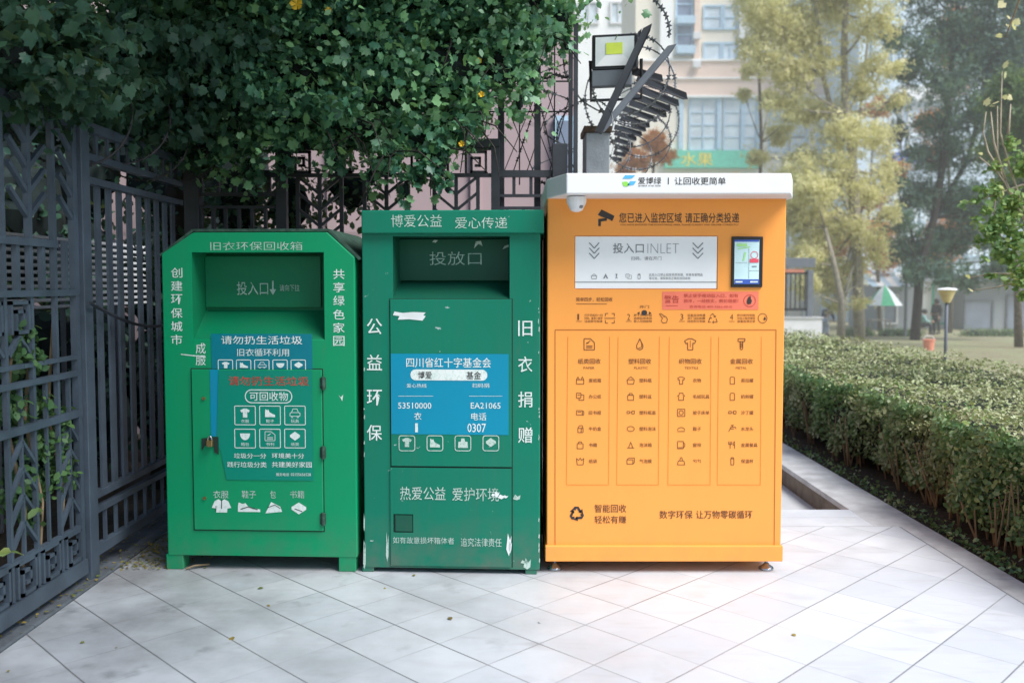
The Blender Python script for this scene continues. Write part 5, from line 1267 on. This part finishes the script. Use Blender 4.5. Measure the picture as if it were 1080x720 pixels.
BD = dict(pelvis=(0,.15,.78), waist=(0,.08,.92), chest=(0,-.08,1.08), neck=(0,-.2,1.18), head=(0,-.28,1.24), crown=(0,-.33,1.31), shL=(-.17,-.1,1.14), elL=(-.2,-.24,.9), wrL=(-.14,-.4,.74), haL=(-.12,-.44,.68), shR=(.17,-.1,1.14), elR=(.2,-.24,.9), wrR=(.14,-.4,.74), haR=(.12,-.44,.68), hiL=(-.09,.13,.74), knL=(-.1,-.02,.44), anL=(-.1,.06,.08), toL=(-.12,-.09,.04), hiR=(.09,.13,.74), knR=(.1,-.04,.44), anR=(.1,.08,.08), toR=(.12,-.07,.04))
g = gp(871, 41); person(tuple(g), math.radians(125), 'person bending in a navy top and pale trousers near the white wall', BD, 'cloth_navy', 'cloth_pale', .03)
g = G(980, 364, gz(27)); o = empty('plastic_tub', (P(980,350,28).x, 28, gz(28)), 'coral plastic tub standing on the lawn', 'tub')
MB().lathe((0,0,0), [(.14,0),(.17,.3),(.19,.31),(.19,.34)], 14).build('tub', 'box_orange', o); MB().tube([(-.18,0,.33),(-.1,0,.45),(.1,0,.45),(.18,0,.33)], .01, 6).build('handle', 'capwhite', o)

# trees beyond the hedge
def park_tree(label, px, Y, trunkpx, clumps, n, size, mat, bark, tr=.16, kind='clump', group='park trees beyond the hedge', up=.2):
    g = gp(px, Y); o = empty('park_tree', tuple(g), label, 'tree', group); k = Y/950
    cl = []
    for (cx, cy, r) in clumps:
        yy_ = Y + R.uniform(-1.2, 1.2); q = P(cx, cy, yy_) - g; cl.append((tuple(q), (r*k, r*k*.9, r*k*.8)))
    sub = []
    for c, r in cl:                 # break each clump into smaller uneven ones
        for j in range(11):
            d = Vector((R.gauss(0,1), R.gauss(0,1), R.gauss(0,1))).normalized()*R.uniform(.3, 1.0); s_ = R.uniform(.35, .65)
            sub.append(((c[0]+d.x*r[0], c[1]+d.y*r[1], c[2]+d.z*r[2]), (r[0]*s_, r[1]*s_, r[2]*s_*.85)))
    pos, d = in_ellipsoids(sub, n, .1); m_ = n//3
    big, d2 = in_ellipsoids([(c, (r[0]*1.25, r[1]*1.2, r[2]*1.25)) for c, r in cl], m_, .0); pos[:m_] = big; d[:m_] = d2
    leaf_object('crown', pos, size, mat, kind, o, nrm=d*.4, up=up, tipdown=.3)
    mb = MB(); T = []
    for i, path in enumerate(trunkpx):
        pts = [P(x, y, Y + .3*i) - g for x, y in path]
        if i == 0: pts[0].z = -.1
        m = len(pts); mb.tube(pts, [tr*(.55**i if i < 2 else .3)*(1-.6*t/(m-1)) for t in range(m)], 7); T += pts[m//3:]
    for c, r in cl:
        a = min(T, key=lambda t: (t-Vector(c)).length + abs(t.z > c[2])*2); b_ = Vector(c); md = a.lerp(b_, .5) + Vector((0,0,-.1))
        mb.tube([a, md, b_], [tr*.28, tr*.18, tr*.06], 5)
        for j in range(3):
            e = b_ + Vector((R.gauss(0,1)*r[0], R.gauss(0,1)*r[1], abs(R.gauss(0,1))*r[2]))*.7; mb.tube([md.lerp(b_, .5), e], [tr*.1, tr*.03], 4)
    mb.build('trunk', bark, o, smooth=True)
    return o
park_tree('tall pale yellow leaved tree with a thin double trunk right of the orange machine', 907, 34, [[(907,352),(905,300),(903,240),(900,180),(893,120),(890,60),(893,-20),(890,-120)],[(903,240),(885,150),(868,80),(860,0),(850,-80)],[(900,180),(910,90),(918,20),(915,-60)]],
    [(815,15,30),(845,40,32),(880,10,34),(805,60,22),(840,85,26),(915,25,28),(870,65,22),(905,95,26),(860,120,30),(895,140,34),(925,150,22),(850,165,20),(880,185,34),(915,200,28),(860,215,24),(850,255,22),(885,240,32),(865,285,22),(895,285,20),(915,255,18),(860,-40,50),(920,-50,50),(800,-20,35),(840,-100,60),(925,70,22),(945,105,16),(800,40,20),(825,110,20),(935,180,16),(940,225,14),(845,180,22),(835,30,30),(825,70,22),(880,320,14),(855,235,22),(925,270,16),(905,320,12)],
    34000, .135, 'ginkgo', 'barkpale', .22)
park_tree('smaller pale trunked tree with yellow green leaves just left of the tall one', 887, 33, [[(887,351),(888,320),(880,280),(870,240)],[(888,320),(900,280)]], [(850,270,18),(848,300,14),(875,300,16),(842,235,16),(860,200,20),(838,215,12)], 7000, .13, 'ginkgo', 'barkpale', .17)
park_tree('large dark blue green tree with leaning trunk behind the garden lamp', 965, 36, [[(965,348),(968,320),(970,280),(985,230),(995,170),(1000,100),(1010,20),(1010,-60)],[(985,230),(1020,170),(1040,100),(1050,40)],[(970,280),(955,220),(950,150)]],
    [(975,285,20),(960,265,20),(950,235,20),(975,205,30),(1000,215,22),(1020,255,28),(1035,215,34),(1005,160,34),(965,165,20),(1030,120,38),(1060,160,40),(1000,85,30),(1040,50,44),(1000,30,32),(970,50,22),(1070,70,40),(1070,10,44),(980,-10,34),(1030,-30,50),(1080,220,30),(1050,285,20),(985,255,26),(950,260,18),(1000,290,20),(1020,300,14),(960,290,14),(1075,150,34),(990,130,24),(945,140,16),(955,75,22),(945,40,20),(1075,270,26),(945,195,12),(1000,-90,80),(945,110,14)],
    48000, .15, 'teal', 'barkdark', .2)
park_tree('orange leaved tree glowing behind the dark blue green one', 1002, 44, [[(1002,350),(1004,300),(1002,240),(1000,150),(1005,60)],[(1004,300),(980,220)]], [(1010,45,20),(1002,92,13),(1000,60,12),(983,130,15),(985,162,12),(1000,250,22),(1012,235,14),(990,270,12),(1010,20,16),(925,245,16),(945,180,12)], 9000, .2, 'rustleaf', 'bark', .12)
park_tree('reddish orange leaved tree behind the tall yellow one', 928, 46, [[(928,350),(926,290),(915,240),(920,160)]], [(900,245,18),(925,250,18),(870,235,14),(935,275,14),(880,260,14),(925,115,12),(915,210,16),(765,200,14)], 6000, .2, 'rustleaf', 'bark', .12)
park_tree('mid green rounded tree at the far right above the shed', 1075, 30, [[(1075,362),(1073,300),(1070,230)]], [(1075,150,34),(1085,110,36),(1060,110,22),(1090,190,30)], 8000, .16, 'midgreen', 'bark', .15)
park_tree('autumn tinted tree in front of the peach stone bands', 680, 40, [[(680,350),(682,250),(690,170),(700,140)]], [(672,168,16),(690,150,14),(660,180,12),(700,165,10),(655,205,16)], 5500, .13, 'rustleaf', 'bark', .1)
park_tree('wispy yellow tree with leaves across the apartment windows', 800, 38, [[(800,352),(800,240),(803,150),(800,60),(798,0)]], [(800,10,22),(812,105,14),(820,140,16),(790,75,10),(800,165,12),(830,190,18),(835,120,12),(785,100,8)], 6500, .13, 'ginkgo', 'bark', .1)
# far wood behind everything on the right
fw = []
for i in range(26): fw.append(((R.uniform(14, 60), R.uniform(70, 80), R.uniform(2, 9)), (4, 3, 4)))
pos, d = in_ellipsoids(fw, 9000, .2)
tag(leaf_object('far_trees', pos, .5, 'teal', 'clump', up=.2), 'hazy mass of trees far behind the buildings', 'far trees', kind='stuff')
# low shrubs at the lawn's far edge
for px, w_, lab in ((905, 14, 'low green shrub at the foot of the tall yellow tree'), (950, 22, 'low dark shrub row in front of the umbrella table'), (1045, 30, 'low dark shrub in front of the grey shed')):
    g = gp(px, 40.5); k = 40.5/950
    shrub('shrub', lab, 'shrub', [(tuple(g+Vector((dx*w_*k, 0, .12))), (w_*k*.5, .4, .26)) for dx in (-.6, 0, .6)], 1500, .1, 'midgreen', 'oval', core=True, base=tuple(g))
# near branches from the right edge
rt = empty('young_tree', (5.4, 8.2, -.19), 'nearby tree with fresh green leaves and bare pale twigs reaching in from the right edge', 'tree')
rr = Vector(rt.location); q8 = lambda x, y, Y=8.0: P(x, y, Y) - rr
cl = [(tuple(q8(x, y)), (r*.0084, r*.007, r*.0075)) for x, y, r in ((1068,215,18),(1050,200,12),(1040,222,9),(1075,250,20),(1055,262,12),(1078,290,18),(1050,238,10),(1072,180,10),(1030,210,6),(1040,272,6),(1085,170,20),(1110,230,30),(1078,310,8),(1062,300,5),(1045,245,14),(1060,230,16),(1035,200,8),(1050,175,9),(1065,270,14),(1030,232,7),(1020,214,5),(1045,290,6),(1035,255,8),(1066,150,10))]
pos, d = in_ellipsoids(cl, 2500, .0); leaf_object('crown', pos, .055, 'fresh', 'oval', rt, nrm=d*.3, up=.35, tipdown=.5)
mb = MB(); tp = q8(1120, 330)
mb.tube([(0,0,0),(.05,0,.9),(.02,-.1,1.6),(-.05,-.1,2.4)], [.06,.05,.04,.02], 8)
for pts in ([(1120,300),(1080,289),(1050,288),(1020,293)],[(1120,290),(1080,295),(1050,303),(1025,306)],[(1110,260),(1085,245),(1060,190),(1042,160),(1037,140),(1040,118)],[(1060,190),(1048,150),(1045,118)],[(1085,240),(1063,170),(1055,140),(1057,75)],[(1063,150),(1066,110)],[(1110,200),(1078,195),(1050,205),(1035,210)],[(1080,260),(1055,250),(1048,225),(1050,210)],[(1100,250),(1075,215),(1050,180),(1032,165)],[(1085,240),(1060,195),(1052,165),(1052,112)]):
    v_ = [q8(x, y) for x, y in pts]; m = len(v_); mb.tube(v_, [.014*(1-.7*i/(m-1)) for i in range(m)], 5)
for x in (1120, 1110, 1100): mb.tube([(-.05+.02, -.1, 1.6 + (1120-x)*.02), q8(x, 300 - (1120-x)*4)], [.03, .012], 6)
mb.build('trunk', 'paletwig', rt, smooth=True)
leaf_object('yellow_leaves', [tuple(q8(x, y)) for x, y in ((1038,112),(1046,110),(1050,112),(1057,72),(1060,75),(1062,28),(1068,30),(1066,20),(1058,105),(1063,100),(1020,293),(1026,306),(1060,2),(1033,163),(1058,38),(1070,27))], .07, 'ginkgo', 'palm', rt)
p_ = MB().tube([q8(1100,-20), q8(1075,0), q8(1068,20), q8(1060,40)], [.012,.01,.008,.004], 5); p_.build('hanging_branch', 'twig', rt)

# ================================================================== LIGHT
sc.world = bpy.data.worlds.new('World'); sc.world.use_nodes = True; nt = sc.world.node_tree
sky = nt.nodes.new('ShaderNodeTexSky'); sky.sky_type = 'NISHITA'; sky.sun_disc = False
EL, AZ = math.radians(52), math.radians(128)       # sun: elevation, compass bearing (from +Y clockwise)
sky.sun_elevation = EL; sky.sun_rotation = AZ; sky.dust_density = 1; sky.air_density = 1.2; sky.ozone_density = 1
bg = nt.nodes['Background']; nt.links.new(sky.outputs[0], bg.inputs[0]); bg.inputs[1].default_value = .15
sl = bpy.data.lights.new('sun', 'SUN'); sl.energy = 5.0; sl.angle = math.radians(32); sl.color = (1, .975, .94)
so = bpy.data.objects.new('sun', sl); col.objects.link(so)
d = Vector((math.sin(AZ)*math.cos(EL), math.cos(AZ)*math.cos(EL), math.sin(EL)))
so.rotation_euler = d.to_track_quat('Z', 'Y').to_euler()
HAZE = .0065
if HAZE:
    m = bpy.data.materials.new('haze'); m.use_nodes = True; t = m.node_tree; t.nodes.remove(t.nodes['Principled BSDF'])
    vs = t.nodes.new('ShaderNodeVolumeScatter'); vs.inputs['Density'].default_value = HAZE; vs.inputs['Anisotropy'].default_value = .3; vs.inputs['Color'].default_value = (.97, .98, 1, 1)
    t.links.new(vs.outputs[0], t.nodes['Material Output'].inputs['Volume']); M['haze'] = m
    tag(MB().box(-40, 75, 17.5, 100, -3, 16).build('haze', 'haze'), kind='structure')
sc.view_settings.view_transform = 'Standard'; sc.view_settings.look = 'None'; sc.view_settings.exposure = 0
sc.cycles.use_denoising = True; sc.cycles.max_bounces = 8; sc.cycles.diffuse_bounces = 4; sc.cycles.glossy_bounces = 2; sc.cycles.transmission_bounces = 4; sc.cycles.volume_bounces = 1
sc.cycles.use_adaptive_sampling = True; sc.cycles.adaptive_threshold = .02
bpy.context.view_layer.update()
